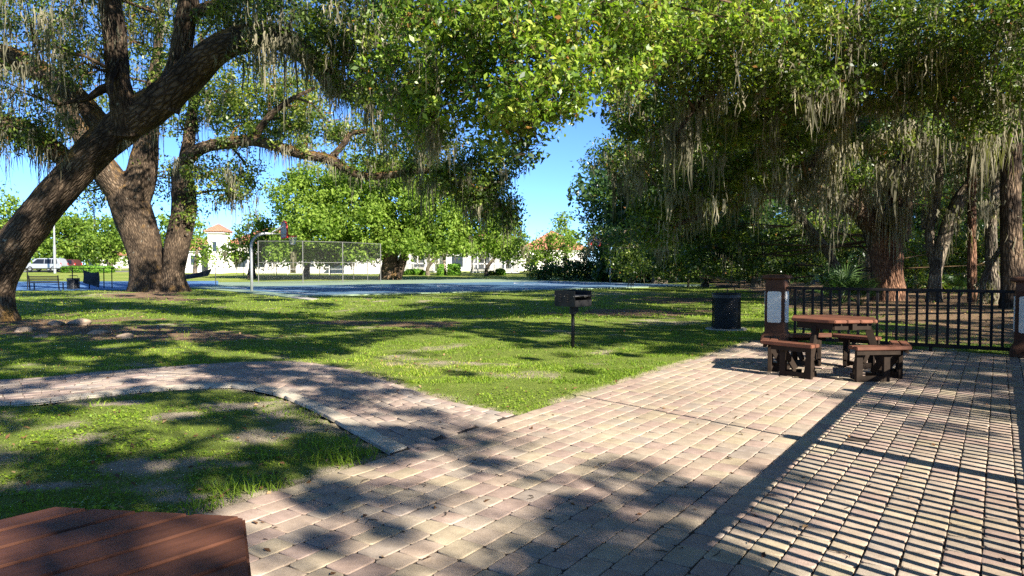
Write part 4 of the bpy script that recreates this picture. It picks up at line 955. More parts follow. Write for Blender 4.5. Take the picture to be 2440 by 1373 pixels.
# background trees of the wood
for i, (x, d, cr, lab) in enumerate((
        (1680, 48, [(1680, 480, 80, 70), (1700, 560, 80, 50), (1650, 400, 80, 60), (1700, 620, 70, 30)], 'dark understory tree behind the lowest mossy limb'),
        (1800, 44, [(1800, 500, 80, 60), (1830, 580, 80, 50), (1780, 400, 80, 60), (1800, 630, 70, 25)], 'dark understory tree left of the patio pillar'),
        (1930, 46, [(1930, 520, 80, 60), (1900, 600, 70, 40), (1960, 430, 80, 60), (1940, 340, 70, 50)], 'shaded tree behind the palmetto'),
        (2070, 48, [(2060, 500, 70, 60), (2040, 420, 70, 60), (2090, 600, 60, 50), (2050, 320, 80, 60)], 'shaded tree behind the stout reddish oak'),
        (2200, 42, [(2200, 560, 70, 60), (2190, 460, 70, 60), (2210, 650, 60, 35), (2200, 350, 80, 60)], 'dim green tree behind the grey forked trunk'),
        (2310, 40, [(2300, 560, 60, 60), (2320, 460, 70, 60), (2290, 650, 60, 35), (2310, 350, 80, 60)], 'dim green tree behind the slender red trunk'),
        (2430, 38, [(2430, 560, 60, 70), (2420, 450, 60, 60), (2430, 650, 60, 35), (2430, 350, 80, 60)], 'dim green tree behind the rightmost trunk'))):
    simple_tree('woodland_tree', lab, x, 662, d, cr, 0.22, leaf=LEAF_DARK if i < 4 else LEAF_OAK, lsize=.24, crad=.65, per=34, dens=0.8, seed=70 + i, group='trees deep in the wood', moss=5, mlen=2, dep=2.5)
for i, x in enumerate(range(1500, 2560, 62)):
    simple_tree('bush', 'dark shrub number %s from the court in the row behind the wood' % ['one', 'two', 'three', 'four', 'five', 'six', 'seven', 'eight', 'nine', 'ten', 'eleven', 'twelve', 'thirteen', 'fourteen', 'fifteen', 'sixteen', 'seventeen', 'eighteen'][i], x, 655, 58 + fr.uniform(-3, 3), [(x, 612 + fr.normal(0, 8), 48, 44), (x + 20, 640, 40, 24)], .1, leaf=LEAF_DARK, lsize=.36, crad=.7, per=40, dens=1.1, seed=360 + i, cat='bush', group='shrub row at the back of the wood', dep=1.6)
for i, (x, y, d, w, h, lab) in enumerate(((1640, 664, 47, 60, 32, 'dark shrub at the edge of the wood right of the court'), (1760, 664, 45, 65, 34, 'dark shrub at the wood edge, above the trash bin'), (1880, 670, 40, 55, 34, 'dark shrub at the wood edge behind the patio pillar'), (2260, 700, 30, 45, 40, 'leafy shrub behind the railing between the trunks'), (2420, 720, 24, 40, 50, 'bright leafy shrub at the right edge behind the railing'), (2190, 690, 34, 40, 30, 'low shrub right of the stout oak trunk'))):
    simple_tree('bush', lab, x, y, d, [(x, y - h * 0.5, w, h * 0.55), (x - w * 0.4, y - h * 0.3, w * 0.6, h * 0.4), (x + w * 0.4, y - h * 0.3, w * 0.6, h * 0.4)], 0.06, leaf=LEAF_DARK if i < 3 else LEAF_OAK, lsize=.18, crad=.4, per=34, dens=0.9, seed=90 + i, cat='bush', dep=1.5, group='shrubs along the wood')

# ------------------------------------------------------------------ palmetto
def palmetto(label, px, py, depth, nf, span, seed):
    g = D3(px, py, depth); g[2] = float(terrain(g[0], g[1])); r = np.random.default_rng(seed)
    root = empty('palmetto', g, 0, label, 'palmetto', 'palmettos in the wood')
    for k in range(nf):
        a = 2 * math.pi * k / nf + r.normal(0, .25); el = r.uniform(0.35, 1.35); L = span * r.uniform(0.55, 1.0)
        d = np.array([math.cos(a) * math.cos(el), math.sin(a) * math.cos(el), math.sin(el)])
        hub = d * L * 0.62; mb = MB(); mb.tube([(0, 0, 0), hub * 0.5 + np.array([0, 0, .05]), hub], [.012, .009, .006], 4)
        side = np.cross(d, [0, 0, 1.0]); side /= np.linalg.norm(side); up = np.cross(side, d)
        for q in range(17):
            f = (q - 8) / 8 * 1.9; v = d * math.cos(f) + side * math.sin(f); l = L * 0.52 * (0.65 + 0.35 * math.cos(f * .6)); w = 0.022
            p = side * math.cos(f) - d * math.sin(f)
            m_ = hub + v * l * .55 + up * 0.05; e = hub + v * l + np.array([0, 0, -0.10 * l])
            mb.add([hub, m_ - p * w, e, m_ + p * w + up * .01], [(0, 1, 2, 3)])
        me = mb.mesh('frond', LEAF_PALM); at = me.attributes.new('tint', 'FLOAT', 'POINT'); at.data.foreach_set('value', np.full(len(me.vertices), r.random(), np.float32))
        new_obj('frond', me, root)
palmetto('spiky fan palmetto left of the stout reddish oak', 2005, 690, 26, 26, 1.75, 1)
palmetto('smaller fan palmetto between the railing and the stout oak', 2050, 705, 25, 12, 1.1, 2)
palmetto('dark palmetto right of the grey forked trunk', 2290, 700, 27, 10, 1.1, 3)

# ------------------------------------------------------------------ near oak on the right whose branches hang into the view and shade the ground
SUN3 = np.array(sdir)
shade_rows = [660, 680, 700, 720, 745, 770, 800, 830, 860, 900, 950, 1000, 1060, 1120, 1200, 1290, 1373, 1800]
shade_tab = np.array([
 [.2, .2, .2, .2, .4, .4, .9, .8, .8, .8, .8], [.6, .6, .3, .5, .8, .9, .9, .6, .7, .8, .8], [.9, .8, .9, .8, .8, .8, .8, .6, .6, .8, .8], [.7, .6, .7, .8, .8, .8, .7, .6, .7, .7, .8],
 [.8, .7, .4, .4, .35, .4, .5, .6, .7, .7, .7], [.6, .8, .7, .8, .8, .7, .7, .7, .7, .7, .7], [.8, .85, .7, .4, .4, .6, .6, .7, .5, .6, .7], [.9, .9, .7, .3, .1, .15, .35, .5, .4, .6, .7],
 [.7, .8, .8, .5, .05, .05, .05, .1, .5, .6, .6], [.9, .8, .4, .5, .1, 0, 0, .0, .1, .5, .6], [.8, .5, .4, .6, .3, 0, 0, 0, .0, .5, .6], [.6, .4, .35, .3, .5, .1, 0, 0, .0, .25, .3],
 [.7, .7, .5, .5, .6, .4, .05, .0, .0, .0, .0], [.8, .75, .7, .6, .5, .5, .4, .15, .0, .0, .0], [.75, .75, .75, .7, .65, .6, .75, .6, .05, .0, .0], [.75, .75, .7, .65, .65, .6, .75, .7, .2, .05, .0],
 [.6, .6, .65, .65, .6, .6, .7, .6, .2, .05, .0], [.45, .5, .6, .65, .6, .5, .4, .3, .1, .0, .0]])
def shade_at(x, y):
    px, py, f = project(np.stack([x, y, np.zeros_like(x)], -1))
    c = np.clip(px / 244.0, 0, 9.999); rI = np.interp(py, shade_rows, np.arange(len(shade_rows)))
    c0 = c.astype(int); r0 = np.minimum(rI.astype(int), len(shade_rows) - 2); fc = c - c0; fr = rI - r0
    t = shade_tab
    return (t[r0, c0] * (1 - fc) + t[r0, c0 + 1] * fc) * (1 - fr) + (t[r0 + 1, c0] * (1 - fc) + t[r0 + 1, c0 + 1] * fc) * fr
near_spec = [(3.0, -9.5, 0.42, 'near oak behind the viewpoint with bright branches hanging into the top of the view'),
             (16.5, -7.0, 0.40, 'oak behind the railing to the right, shading the near patio'),
             (17.5, 7.0, 0.38, 'oak right of the patio beyond the railing, shading the middle lawn'),
             (21.0, 14.0, 0.45, 'tall oak at the wood edge right of the view, shading the court'),
             (-4.0, -7.0, 0.36, 'oak behind the near picnic table, shading the left lawn')]
near_trees = []
for i, (x, y, tr, lab) in enumerate(near_spec):
    t = Tree('live_oak', lab, (x, y, 0), leaf=LEAF_NEAR if i == 0 else LEAF_OAK, lsize=0.082 if i == 0 else 0.13, seed=120 + i)
    t.limb([(x, y, -0.2, tr * 1.5), (x, y, 1.0, tr), (x - .1, y + .1, 2.6, tr * .9), (x - .1, y + .3, 4.2, tr * .85)], 'trunk', 14, 0.1, 0.25, px=False)
    near_trees.append(t)
def L0(pts): near_trees[0].limb(pts, 'limb', 10, 0.1, px=False)
L0([(2.9, -9.2, 4.0, .30), (1.6, -5.0, 7.4, .22), (0.2, 0.5, 8.8, .17), (-0.4, 4.5, 8.2, .12), (-0.2, 7.2, 6.6, .08), (-0.2, 8.4, 5.4, .045), (-0.3, 8.8, 4.6, .02)])
L0([(-0.4, 4.5, 8.2, .10), (0.8, 6.6, 6.9, .07), (1.4, 8.0, 5.6, .04), (1.5, 8.6, 4.8, .02)])
L0([(2.9, -9.2, 4.0, .24), (0.0, -8.5, 6.5, .18), (-3.0, -7.0, 8.0, .12), (-5.0, -5.5, 8.6, .06)])
L0([(2.9, -9.2, 4.0, .24), (4.5, -8.0, 6.5, .16), (6.0, -6.0, 8.0, .10), (7, -5, 8.6, .05)])
for i, (dx, dy) in ((1, (3, -3)), (2, (-4, -2)), (3, (-6, -3)), (4, (4, 3))):
    t = near_trees[i]; b_ = t.base; k = t.limb_r[0][-1]
    for (ex, ey, ez) in ((dx, dy, 4), (-dx * .7, dy * .9, 4.5), (dx * .2, -dy, 4.2), (dx * .8, -dy * .4, 5), (0.3, 0.4, 6)):
        t.limb([(b_[0] - .1, b_[1] + .3, 4.0, k * .8), (b_[0] + ex * .45, b_[1] + ey * .45, 4 + ez * .55, k * .5), (b_[0] + ex, b_[1] + ey, 4 + ez, k * .2)], 'limb', 8, 0.1, px=False)
# leaves hanging into the frame
n0 = near_trees[0]
for (x, y, d, rx, ry, rd, n, ms, br) in ((1180, 50, 8.0, 170, 70, .9, 74, 3, .05), (1300, 120, 7.8, 120, 80, .8, 60, 0, .12), (1060, 120, 8.4, 120, 80, .9, 56, 5, .02), (1120, 225, 8.4, 130, 55, .8, 50, 3, .02), (1265, 245, 7.9, 105, 60, .7, 52, 0, .1), (960, 190, 9.0, 90, 60, .9, 26, 6, -.05), (1390, 60, 8.3, 90, 70, .8, 44, 2, .1),
                                        (1000, 40, 9.0, 90, 50, .9, 34, 4, -.05), (1500, 50, 8.8, 90, 60, .8, 40, 1, .1), (1450, 165, 8.8, 70, 60, .7, 34, 1, .1), (1340, 215, 8.2, 60, 60, .6, 26, 0, .15), (1600, 90, 9.6, 70, 60, .8, 26, 2, .05), (1530, 170, 9.4, 40, 50, .6, 14, 1, .1), (1250, -60, 8.2, 260, 60, 1.1, 60, 0, .05), (1010, 300, 9.2, 80, 35, .8, 20, 5, 0),
                                        (1200, 310, 8.6, 60, 25, .5, 12, 2, .05), (1255, 355, 8.6, 30, 25, .4, 6, 0, -.1), (1790, 60, 9.8, 80, 60, .8, 26, 2, .12), (1700, 40, 9.6, 80, 50, .8, 24, 1, .05)):
    n0.pblob(x, y, d, rx, ry, rd, int(n * 1.0), 36, 0.19, bright=br + .08, moss=ms, mlen=0.5, trad=0.008, twigs=6, mw=0.012)
for c_ in np.vstack(n0.clumps):
    for q_ in range(3):
        v_ = n0.r.normal(0, 1, 3); v_ = v_ / np.linalg.norm(v_) * .2; n0.tw.tube([c_ - v_ * .4, c_ + v_ * .3 + n0.r.normal(0, .02, 3), c_ + v_], [.004, .003, .0015], 3, False)
n0.moss(np.array([D3(1030, 190, 9), D3(1028, 260, 9), D3(1030, 320, 9), D3(1085, 60, 8.6), D3(1290, 10, 8)]), 0.55, 0.012, 40, 0.035)
# shade canopy: clumps out of view, along the sun's rays above the shaded ground
r5 = np.random.default_rng(55)
allC, allR = [], []
for (n, y0, y1, h0, h1, rad) in ((9000, -0.5, 19, 5.5, 9.0, 0.22), (3800, 17, 62, 7.5, 14, 0.75)):
    y = y0 + (y1 - y0) * r5.random(n); x = (r5.random(n) * 2 - 1) * (0.75 * np.maximum(y, 3) + 1.5)
    s = shade_at(x, np.maximum(y, 2.2)); cover = -np.log(1 - np.clip(s, 0, .93)) * (1.0 if rad < .5 else np.clip((y - 28) / 8, .12, 1.0))
    clus = fbm(x, y, 0.9 if rad < .5 else 0.35, 88, 3)
    area = 2 * (0.75 * (y1 + max(y0, 0)) / 2 + 1.5) * (y1 - y0); 
    need = cover * area / n / (math.pi * rad * rad * 0.62)
    # spread proportional to local width
    need = need * (0.75 * np.maximum(y, 3) + 1.5) / (0.75 * (y1 + max(y0, 0)) / 2 + 1.5) * np.clip(0.25 + (clus - 0.5) * 5 + 0.6, 0.1, 2.2)
    k = r5.random(n) < need; x, y = x[k], y[k]
    h = h0 + (h1 - h0) * r5.random(len(x))
    P = np.stack([x, y, np.zeros_like(x)], -1) + SUN3[None] * (h / SUN3[2])[:, None]
    px, py, f = project(P)
    vis = (f > 0.2) & (px > -120) & (px < 2560) & (py > -90)
    P = P[~vis]; allC.append(P); allR.append(np.full(len(P), rad))
# clumps that dapple the trunks of the two big oaks on the left
for (tp_, rad_, n_) in ((A.limbs[:2], .22, 420), (A.limbs, .22, 160), (B.limbs[:2], .75, 110), (B.limbs, .75, 60)):
    q = np.vstack(tp_); q = q[(q[:, 2] < 12)]; q = q[r5.integers(0, len(q), n_)] + r5.normal(0, .5, (n_, 3))
    P = q + SUN3[None] * r5.uniform(7, 16, n_)[:, None]; px, py, f = project(P)
    vis = (f > 0.2) & (px > -120) & (px < 2560) & (py > -90)
    g0 = P - SUN3[None] * (P[:, 2] / SUN3[2])[:, None]
    P = P[~vis & (P[:, 2] > 4)]; allC.append(P); allR.append(np.full(len(P), rad_))
# canopy that keeps the wood itself in half shade
n = 90; yy = 12 + 38 * r5.random(n); xx = 0.32 * yy + (0.55 * yy) * r5.random(n); zz = 10 * r5.random(n) ** 0.8
P = np.stack([xx, yy, zz], -1); k = r5.uniform(6, 20, n); P = P + SUN3[None] * k[:, None]
px, py, f = project(P); vis = (f > 0.2) & (px > -120) & (px < 2600) & (py > -90)
P = P[~vis & (P[:, 2] > 4) & (P[:, 2] < 16)]; px_, py_, _ = project(P)
g0 = P - SUN3[None] * (P[:, 2] / SUN3[2])[:, None]                       # do not shade the sunny patio
ok = (shade_at(g0[:, 0], np.maximum(g0[:, 1], 2.2)) > 0.3) | (g0[:, 1] > 30)
P = P[ok]; allC.append(P); allR.append(np.full(len(P), 0.8))
C = np.vstack(allC); Rr = np.concatenate(allR)
# the sun reaches the hanging branches and the front of the right-hand crown: keep the canopy open along those rays
def blocks(C, T, tol):
    hit = np.zeros(len(C), bool)
    for t_ in T:
        v = C - t_; k = v @ SUN3; d = np.linalg.norm(v - k[:, None] * SUN3[None], axis=1); hit |= (k > .8) & (d < tol)
    return hit
T0 = np.vstack(n0.clumps); T0 = T0[r5.integers(0, len(T0), 160)]; T1 = np.vstack(R.clumps); T1 = T1[r5.integers(0, len(T1), 200)]
T2 = np.array([[-14.2 + .2 * k, 40.3, .7 * k] for k in range(6)])
gone = blocks(C, T2, 1.3) | blocks(C, T0, .45) | (blocks(C, T1, .7) & (r5.random(len(C)) < .7))
C, Rr = C[~gone], Rr[~gone]
tp = np.array([t.base for t in near_trees]); own = np.argmin(np.linalg.norm(C[:, None, :2] - tp[None, :, :2], axis=2), 1)
for i, t in enumerate(near_trees):
    for rad, per, ls in ((0.22, 84, 0.12), (0.75, 130, 0.26), (0.8, 100, 0.26)):
        c = C[(own == i) & (Rr == rad)]
        if len(c): 
            t.leaves(c, rad, per, 0.0, ls)
            for q in range(0, len(c), 9):
                a = t.nearest(c[q]); mid = (a + c[q]) / 2 + r5.normal(0, .2, 3); pxa, pya, fa = project(np.array([a, mid, c[q]]))
                if not np.any((fa > .2) & (pxa > -60) & (pxa < 2500) & (pya > -40)): t.tw.tube([a, mid, c[q]], [.04, .025, .01], 5)
    t.done()
# ================================================================== PATIO FURNITURE
BROWN = plain('brown_paint', (0.085, 0.038, 0.021), 0.7, var=0.2, scale=4, spec=.2)
BLACKW = plain('black_paint', (0.013, 0.011, 0.010), 0.6, var=0.3, scale=10, spec=.2)
PANEL = plain('white_panel', (0.74, 0.70, 0.61), 0.5, var=0.04, scale=3, bmp=0.02)
def plank_mat(name, lo, hi):
    m, nt, b = M(name); tc = N(nt, 'ShaderNodeTexCoord'); oi = N(nt, 'ShaderNodeObjectInfo')
    mp = N(nt, 'ShaderNodeMapping'); mp.inputs['Scale'].default_value = (2.0, 14.0, 14.0); nt.links.new(tc.outputs['Object'], mp.inputs['Vector'])
    n1 = N(nt, 'ShaderNodeTexNoise', Scale=1.6, Detail=7.0, Roughness=0.65); nt.links.new(mp.outputs[0], n1.inputs['Vector'])
    n2 = N(nt, 'ShaderNodeTexNoise', Scale=90.0, Detail=3.0); nt.links.new(tc.outputs['Object'], n2.inputs['Vector'])
    n3 = N(nt, 'ShaderNodeTexNoise', Scale=5.0, Detail=5.0); nt.links.new(tc.outputs['Object'], n3.inputs['Vector'])
    f = math_n(nt, 'ADD', math_n(nt, 'MULTIPLY', n1.outputs['Fac'], 0.6), math_n(nt, 'MULTIPLY', oi.outputs['Random'], 0.35))
    r = ramp(nt, [(0.25, lo), (0.75, hi)], f)
    v = ramp(nt, [(0.35, (0.72, 0.72, 0.74)), (0.68, (1.15, 1.12, 1.1))], n3.outputs['Fac'])
    c = mixc(nt, 1.0, r.outputs[0], v.outputs[0], 'MULTIPLY')
    nt.links.new(c, b.inputs['Base Color']); b.inputs['Roughness'].default_value = 0.68; b.inputs['Specular IOR Level'].default_value = 0.25
    bump(nt, b, math_n(nt, 'ADD', n1.outputs['Fac'], n2.outputs['Fac']), 0.25, 0.004)
    return m
PLANK = plank_mat('red_brown_plank', (0.10, 0.040, 0.022), (0.25, 0.098, 0.052))
FRAME = plain('dark_brown_lumber', (0.026, 0.017, 0.011), 0.75, var=0.3, scale=9, spec=.15)
STEEL = plain('galvanised_steel', (0.42, 0.42, 0.41), 0.45, 0.6, var=0.12, scale=6, bmp=0.05)
BLACKM = plain('black_metal', (0.012, 0.011, 0.010), 0.55, 0.0, var=0.3, scale=12, spec=0.25)
CONC = plain('concrete', (0.34, 0.31, 0.26), 0.9, var=0.25, scale=5)

def clip_poly(poly, nrm, d):
    """keep the side where dot(p, nrm) <= d"""
    out = []
    for i in range(len(poly)):
        a, b = np.array(poly[i]), np.array(poly[(i + 1) % len(poly)]); da, db = a @ nrm - d, b @ nrm - d
        if da <= 0: out.append(tuple(a))
        if da * db < 0: out.append(tuple(a + (b - a) * da / (da - db)))
    return out
def bev_prism(name, poly, z0, z1, mat, parent, ch=0.006, loc=None):
    p = np.array(poly); o = p.mean(0) if loc is None else np.array(loc)
    bm = bmesh.new(); vs = [bm.verts.new((q[0] - o[0], q[1] - o[1], z0)) for q in p]; f = bm.faces.new(vs)
    r = bmesh.ops.extrude_face_region(bm, geom=[f]); 
    for v in r['geom']:
        if isinstance(v, bmesh.types.BMVert): v.co.z = z1
    bmesh.ops.recalc_face_normals(bm, faces=bm.faces[:])
    bmesh.ops.bevel(bm, geom=[e for e in bm.edges], offset=ch, segments=2, affect='EDGES', clamp_overlap=True)
    me = bpy.data.meshes.new(name); bm.to_mesh(me); bm.free(); me.materials.append(mat)
    ob = new_obj(name, me, parent); ob.location = (o[0], o[1], 0); return ob
def picnic_table(label, loc, rz, gaps, plank_a, skip=(), blen=0.30, ring=(0.69, 0.90)):
    """hexagonal table; bench boards follow the hexagon in three bent benches. local side normals at 0, 60, ... degrees"""
    root = empty('picnic_table', loc, rz, label, 'picnic table', 'hexagonal picnic tables')
    Rt = 0.60; ap = Rt * math.cos(math.pi / 6)
    hexp = [(Rt * math.cos(math.radians(30 + 60 * k)), Rt * math.sin(math.radians(30 + 60 * k))) for k in range(6)]
    u = np.array([math.cos(plank_a), math.sin(plank_a)]); v = np.array([-u[1], u[0]])
    w = 0.139; e = -4 * w
    for k in range(8):
        a, b_ = e + k * w + 0.005, e + (k + 1) * w - 0.005
        p = clip_poly(hexp, -v, -a); p = clip_poly(p, v, b_)
        if len(p) >= 3:
            o = bev_prism('plank', p, 0.71, 0.75, PLANK, root, 0.007)
            # grain along the plank: rotate the object frame, not the shape
            me = o.data; me.transform(Matrix.Rotation(-plank_a, 4, 'Z')); o.rotation_euler = (0, 0, plank_a)
    mb = MB()
    for k in range(6):
        a0, a1 = math.radians(30 + 60 * k), math.radians(90 + 60 * k); rr = 0.50
        mb.beam((rr * math.cos(a0), rr * math.sin(a0), 0.665), (rr * math.cos(a1), rr * math.sin(a1), 0.665), 0.038, 0.088)
    mb.build('apron', FRAME, root)
    mb = MB(); mb.beam((-.5, 0, .66), (.5, 0, .66), .06, .08); mb.beam((0, -.5, .661), (0, .5, .661), .06, .08); mb.build('top_support', FRAME, root)
    for k in range(3):                      # legs in front of each bench pair
        for s in (1,):
            a = math.radians(60 + 120 * k)
            mb = MB(); mb.beam((0.42 * math.cos(a), 0.42 * math.sin(a), 0.64), (0.62 * math.cos(a), 0.62 * math.sin(a), 0.03), 0.055, 0.09, (math.cos(a), math.sin(a), 0)); mb.build('table_leg', FRAME, root)
    ri, ro = ring
    for k in range(6):
        if k in skip: continue
        an = math.radians(60 * k); n_ = np.array([math.cos(an), math.sin(an)]); t_ = np.array([-n_[1], n_[0]])
        # gap vertices: after side k counter-clockwise when (k - gaps) is even
        tan30 = math.tan(math.pi / 6)
        hi_i, hi_o = ri * tan30, ro * tan30; lo_i, lo_o = -ri * tan30, -ro * tan30
        if (k - gaps) % 2 == 0: hi_i, hi_o = hi_i - blen * 0.62, hi_o - blen
        else: lo_i, lo_o = lo_i + blen * 0.62, lo_o + blen
        mid = (ri + ro) / 2
        for (r0, r1) in ((ri, mid - .004), (mid + .004, ro)):
            f0, f1 = (r0 - ri) / (ro - ri), (r1 - ri) / (ro - ri)
            poly = [n_ * r0 + t_ * (lo_i + (lo_o - lo_i) * f0 + .003), n_ * r1 + t_ * (lo_i + (lo_o - lo_i) * f1 + .003), n_ * r1 + t_ * (hi_i + (hi_o - hi_i) * f1 - .003), n_ * r0 + t_ * (hi_i + (hi_o - hi_i) * f0 - .003)]
            o = bev_prism('seat_board', poly, 0.405, 0.45, PLANK, root, 0.007)
            aa = an + math.pi / 2; o.data.transform(Matrix.Rotation(-aa, 4, 'Z')); o.rotation_euler = (0, 0, aa)
        # frame below the bench: rail, two posts, two braces, a sled
        c0 = n_ * (mid) + t_ * (lo_i * .6); c1 = n_ * (mid) + t_ * (hi_i * .6)
        mb = MB(); mb.beam((*(n_ * (mid + .06) + t_ * lo_i * .95), .375), (*(n_ * (mid + .06) + t_ * hi_i * .95), .375), .04, .058); mb.build('bench_rail', FRAME, root)
        for c in (c0, c1):
            mb = MB(); mb.box((c[0], c[1], .19), (.05, .085, .38), an, .004); mb.build('bench_post', FRAME, root)
            mb = MB(); q = n_ * 0.55 + (c - n_ * mid) * .55; mb.beam((*c, .045), (*q, .045), .035, .07); mb.build('sled', FRAME, root)
            mb = MB(); mb.beam((*c, .36), (*(c * .35 + q * .65), .09), .04, .07); mb.build('brace', FRAME, root)
        mb = MB(); mb.beam((*c0, .042), (*c1, .042), .04, .06); mb.build('sled', FRAME, root)
    return root
pt = D3(1988, 760, 9.85); picnic_table('hexagonal red-brown picnic table with attached benches by the railing', (4.36, 9.9, 0), math.radians(277), 5, math.radians(40))
picnic_table('near corner of a red-brown plank picnic table, cut off by the frame', (-1.135, 1.60, 0), math.radians(82), 5, math.radians(52 - 82), skip=(5, 4, 0), ring=(0.68, 0.88))

# ------------------------------------------------------------------ railings and pillars
def rot2(v, a): return np.array([v[0] * math.cos(a) - v[1] * math.sin(a), v[0] * math.sin(a) + v[1] * math.cos(a)])
RZ = -PA                                             # local x along PN, local y along PD
def pillar(label, off, t, s=0.36):
    p = patio(off, t); root = empty('fence_pillar', p, RZ, label, 'pillar', 'brown patio pillars')
    mb = MB(); h = s / 2
    prof = [(h + .06, 0.0), (h + .06, 0.06), (h + .045, 0.13), (h + .004, 0.20), (h, 0.22), (h - .01, 1.19)]
    V = []; F = []
    for r_, z in prof: V += [(-r_, -r_, z), (r_, -r_, z), (r_, r_, z), (-r_, r_, z)]
    for i in range(len(prof) - 1):
        for k in range(4): F.append((i * 4 + k, i * 4 + (k + 1) % 4, i * 4 + 4 + (k + 1) % 4, i * 4 + 4 + k))
    F.append(tuple(range(4))[::-1]); F.append(tuple(range((len(prof) - 1) * 4, len(prof) * 4)))
    ob = mb.add(V, F).build('shaft', BROWN, root)
    md = ob.modifiers.new('bevel', 'BEVEL'); md.width = 0.015; md.segments = 2; md.limit_method = 'ANGLE'
    mb = MB(); V = []; F = []
    prof = [(h - .01, 1.185), (h + .05, 1.195), (h + .075, 1.215), (h + .078, 1.235), (h + .05, 1.26), (h - .03, 1.275)]
    n = 24
    for r_, z in prof:
        for k in range(n):
            a = 2 * math.pi * k / n; c_, s_ = math.cos(a), math.sin(a); q = (abs(c_) ** 5 + abs(s_) ** 5) ** (-1 / 5)
            V.append((r_ * q * c_, r_ * q * s_, z))
    for i in range(len(prof) - 1):
        for k in range(n): F.append((i * n + k, i * n + (k + 1) % n, i * n + n + (k + 1) % n, i * n + n + k))
    F.append(tuple(range(n))[::-1]); F.append(tuple(range((len(prof) - 1) * n, len(prof) * n)))
    mb.add(V, F).build('cap', BROWN, root, True)
    for k in range(4):
        a = k * math.pi / 2; mb = MB(); w, hh, rc = .125, .29, .035; poly = []
        for (cx, cy, a0) in ((w - rc, hh - rc, 0), (-w + rc, hh - rc, 90), (-w + rc, -hh + rc, 180), (w - rc, -hh + rc, 270)):
            for q in range(4): th = math.radians(a0 + q * 30); poly.append((cx + rc * math.cos(th), cy + rc * math.sin(th)))
        V = []; 
        for d in (h - .004, h + .012):
            for (x, z) in poly: V.append((x * math.cos(a) - (-d) * math.sin(a), x * math.sin(a) + (-d) * math.cos(a), .675 + z))
        m_ = len(poly); F = [tuple(range(m_)), tuple(range(m_, 2 * m_))[::-1]] + [(i, (i + 1) % m_, m_ + (i + 1) % m_, m_ + i) for i in range(m_)]
        mb.add(V, F).build('white_panel', PANEL, root)
    return root
TE = 14.2
pillar('brown pillar with white panels, left end of the patio railing', -3.47, TE)
pillar('brown corner pillar with white panel at the right edge of the frame', 0.40, TE)
def railing(label, p0, p1, n, posts=(), wide=0.12, mat=BLACKW):
    p0, p1 = np.array(p0, float), np.array(p1, float); L = np.linalg.norm(p1 - p0); d = (p1 - p0) / L; rz = math.atan2(d[1], d[0])
    root = empty('railing', p0, rz, label, 'railing')
    mb = MB(); mb.box((L / 2, 0, 1.03), (L, wide, .05), 0, .006); mb.build('top_rail', mat, root)
    mb = MB(); mb.box((L / 2, 0, .10), (L, .045, .06), 0, .004); mb.build('bottom_rail', mat, root)
    pk = MB(); pk.box((0, 0, .565), (.042, .038, .885), 0, .003); me = pk.mesh('picket', mat)
    for k in range(n):
        o = new_obj('picket', me, root); o.location = (L * (k + 1) / (n + 1), 0, 0)
    for (s, h, w) in posts:
        mb = MB(); mb.box((s, 0, h / 2), (w, w, h), 0, .008); mb.build('post', mat, root)
    for s in (L * .33, L * .67):
        mb = MB(); mb.box((s, 0, .035), (.05, .045, .07)); mb.build('foot', mat, root)
    return root
railing('black picket railing across the far end of the patio', patio(-3.29, TE), patio(0.22, TE), 22, wide=.08)
ra, rb = patio(0.40, TE - .18), patio(0.40, -3.2); L_ = TE - .18 + 3.2
railing('black picket railing along the right side of the patio', ra, rb, int(L_ / .126), [(TE - .18 - tt, 1.12, .13) for tt in (8.72, 5.92, 3.1, .3, -2.5)], wide=.075)
# slim pole fixed to the railing post: its thin shadow crosses the patio
q = patio(0.40, 5.92); root = empty('light_pole', (q[0], q[1], 1.12), 0, 'slim dark pole standing on a railing post, right of the view', 'pole')
mb = MB(); mb.tube([(0, 0, 0), (0, 0, .8), (0, 0, 1.65)], [.018, .016, .014], 8); mb.build('pole', BLACKM, root)
mb = MB(); mb.lathe([(0.001, 0), (.045, 0), (.045, .02), (.02, .03), (.001, .03)], (0, 0, 0), 12); mb.build('base', BLACKM, root)

# ------------------------------------------------------------------ park grill
g = G(1365, 828); gr_ = empty('park_grill', (g[0], g[1], float(terrain(g[0], g[1]))), math.radians(46), 'black steel park grill on a single post in the lawn', 'grill')
mb = MB(); mb.tube([(0, 0, -.1), (0, 0, .66)], .032, 12); mb.build('post', BLACKM, gr_, True)
mb = MB(); mb.tube([(0, 0, .60), (0, 0, .745)], .062, 14); mb.build('collar', BLACKM, gr_)
mb = MB(); mb.box((.07, -.02, .68), (.06, .05, .11), 0, .004); mb.build('bracket', BLACKM, gr_)
W, Dp, z0, z1 = .46, .46, .745, 1.02
mb = MB(); mb.box((0, 0, z0 + .005), (W, Dp, .01)); mb.build('firebox_floor', BLACKM, gr_)
for nm, c, s in (('side_wall', (-W / 2, 0, (z0 + z1) / 2), (.008, Dp, z1 - z0)), ('side_wall', (W / 2, 0, (z0 + z1) / 2), (.008, Dp, z1 - z0)), ('back_wall', (0, Dp / 2, (z0 + z1) / 2), (W, .008, z1 - z0)), ('front_lip', (0, -Dp / 2, z0 + .06), (W, .008, .10))):
    mb = MB(); mb.box(c, s); mb.build(nm, BLACKM, gr_)
mb = MB()
for k in range(14): mb.tube([(-W / 2 + .02 + k * (W - .04) / 13, -Dp / 2 + .01, .93), (-W / 2 + .02 + k * (W - .04) / 13, Dp / 2 - .01, .93)], .006, 6)
for yy in (-Dp / 2 + .02, 0, Dp / 2 - .02): mb.tube([(-W / 2 - .02, yy, .922), (W / 2 + .02, yy, .922)], .007, 6)
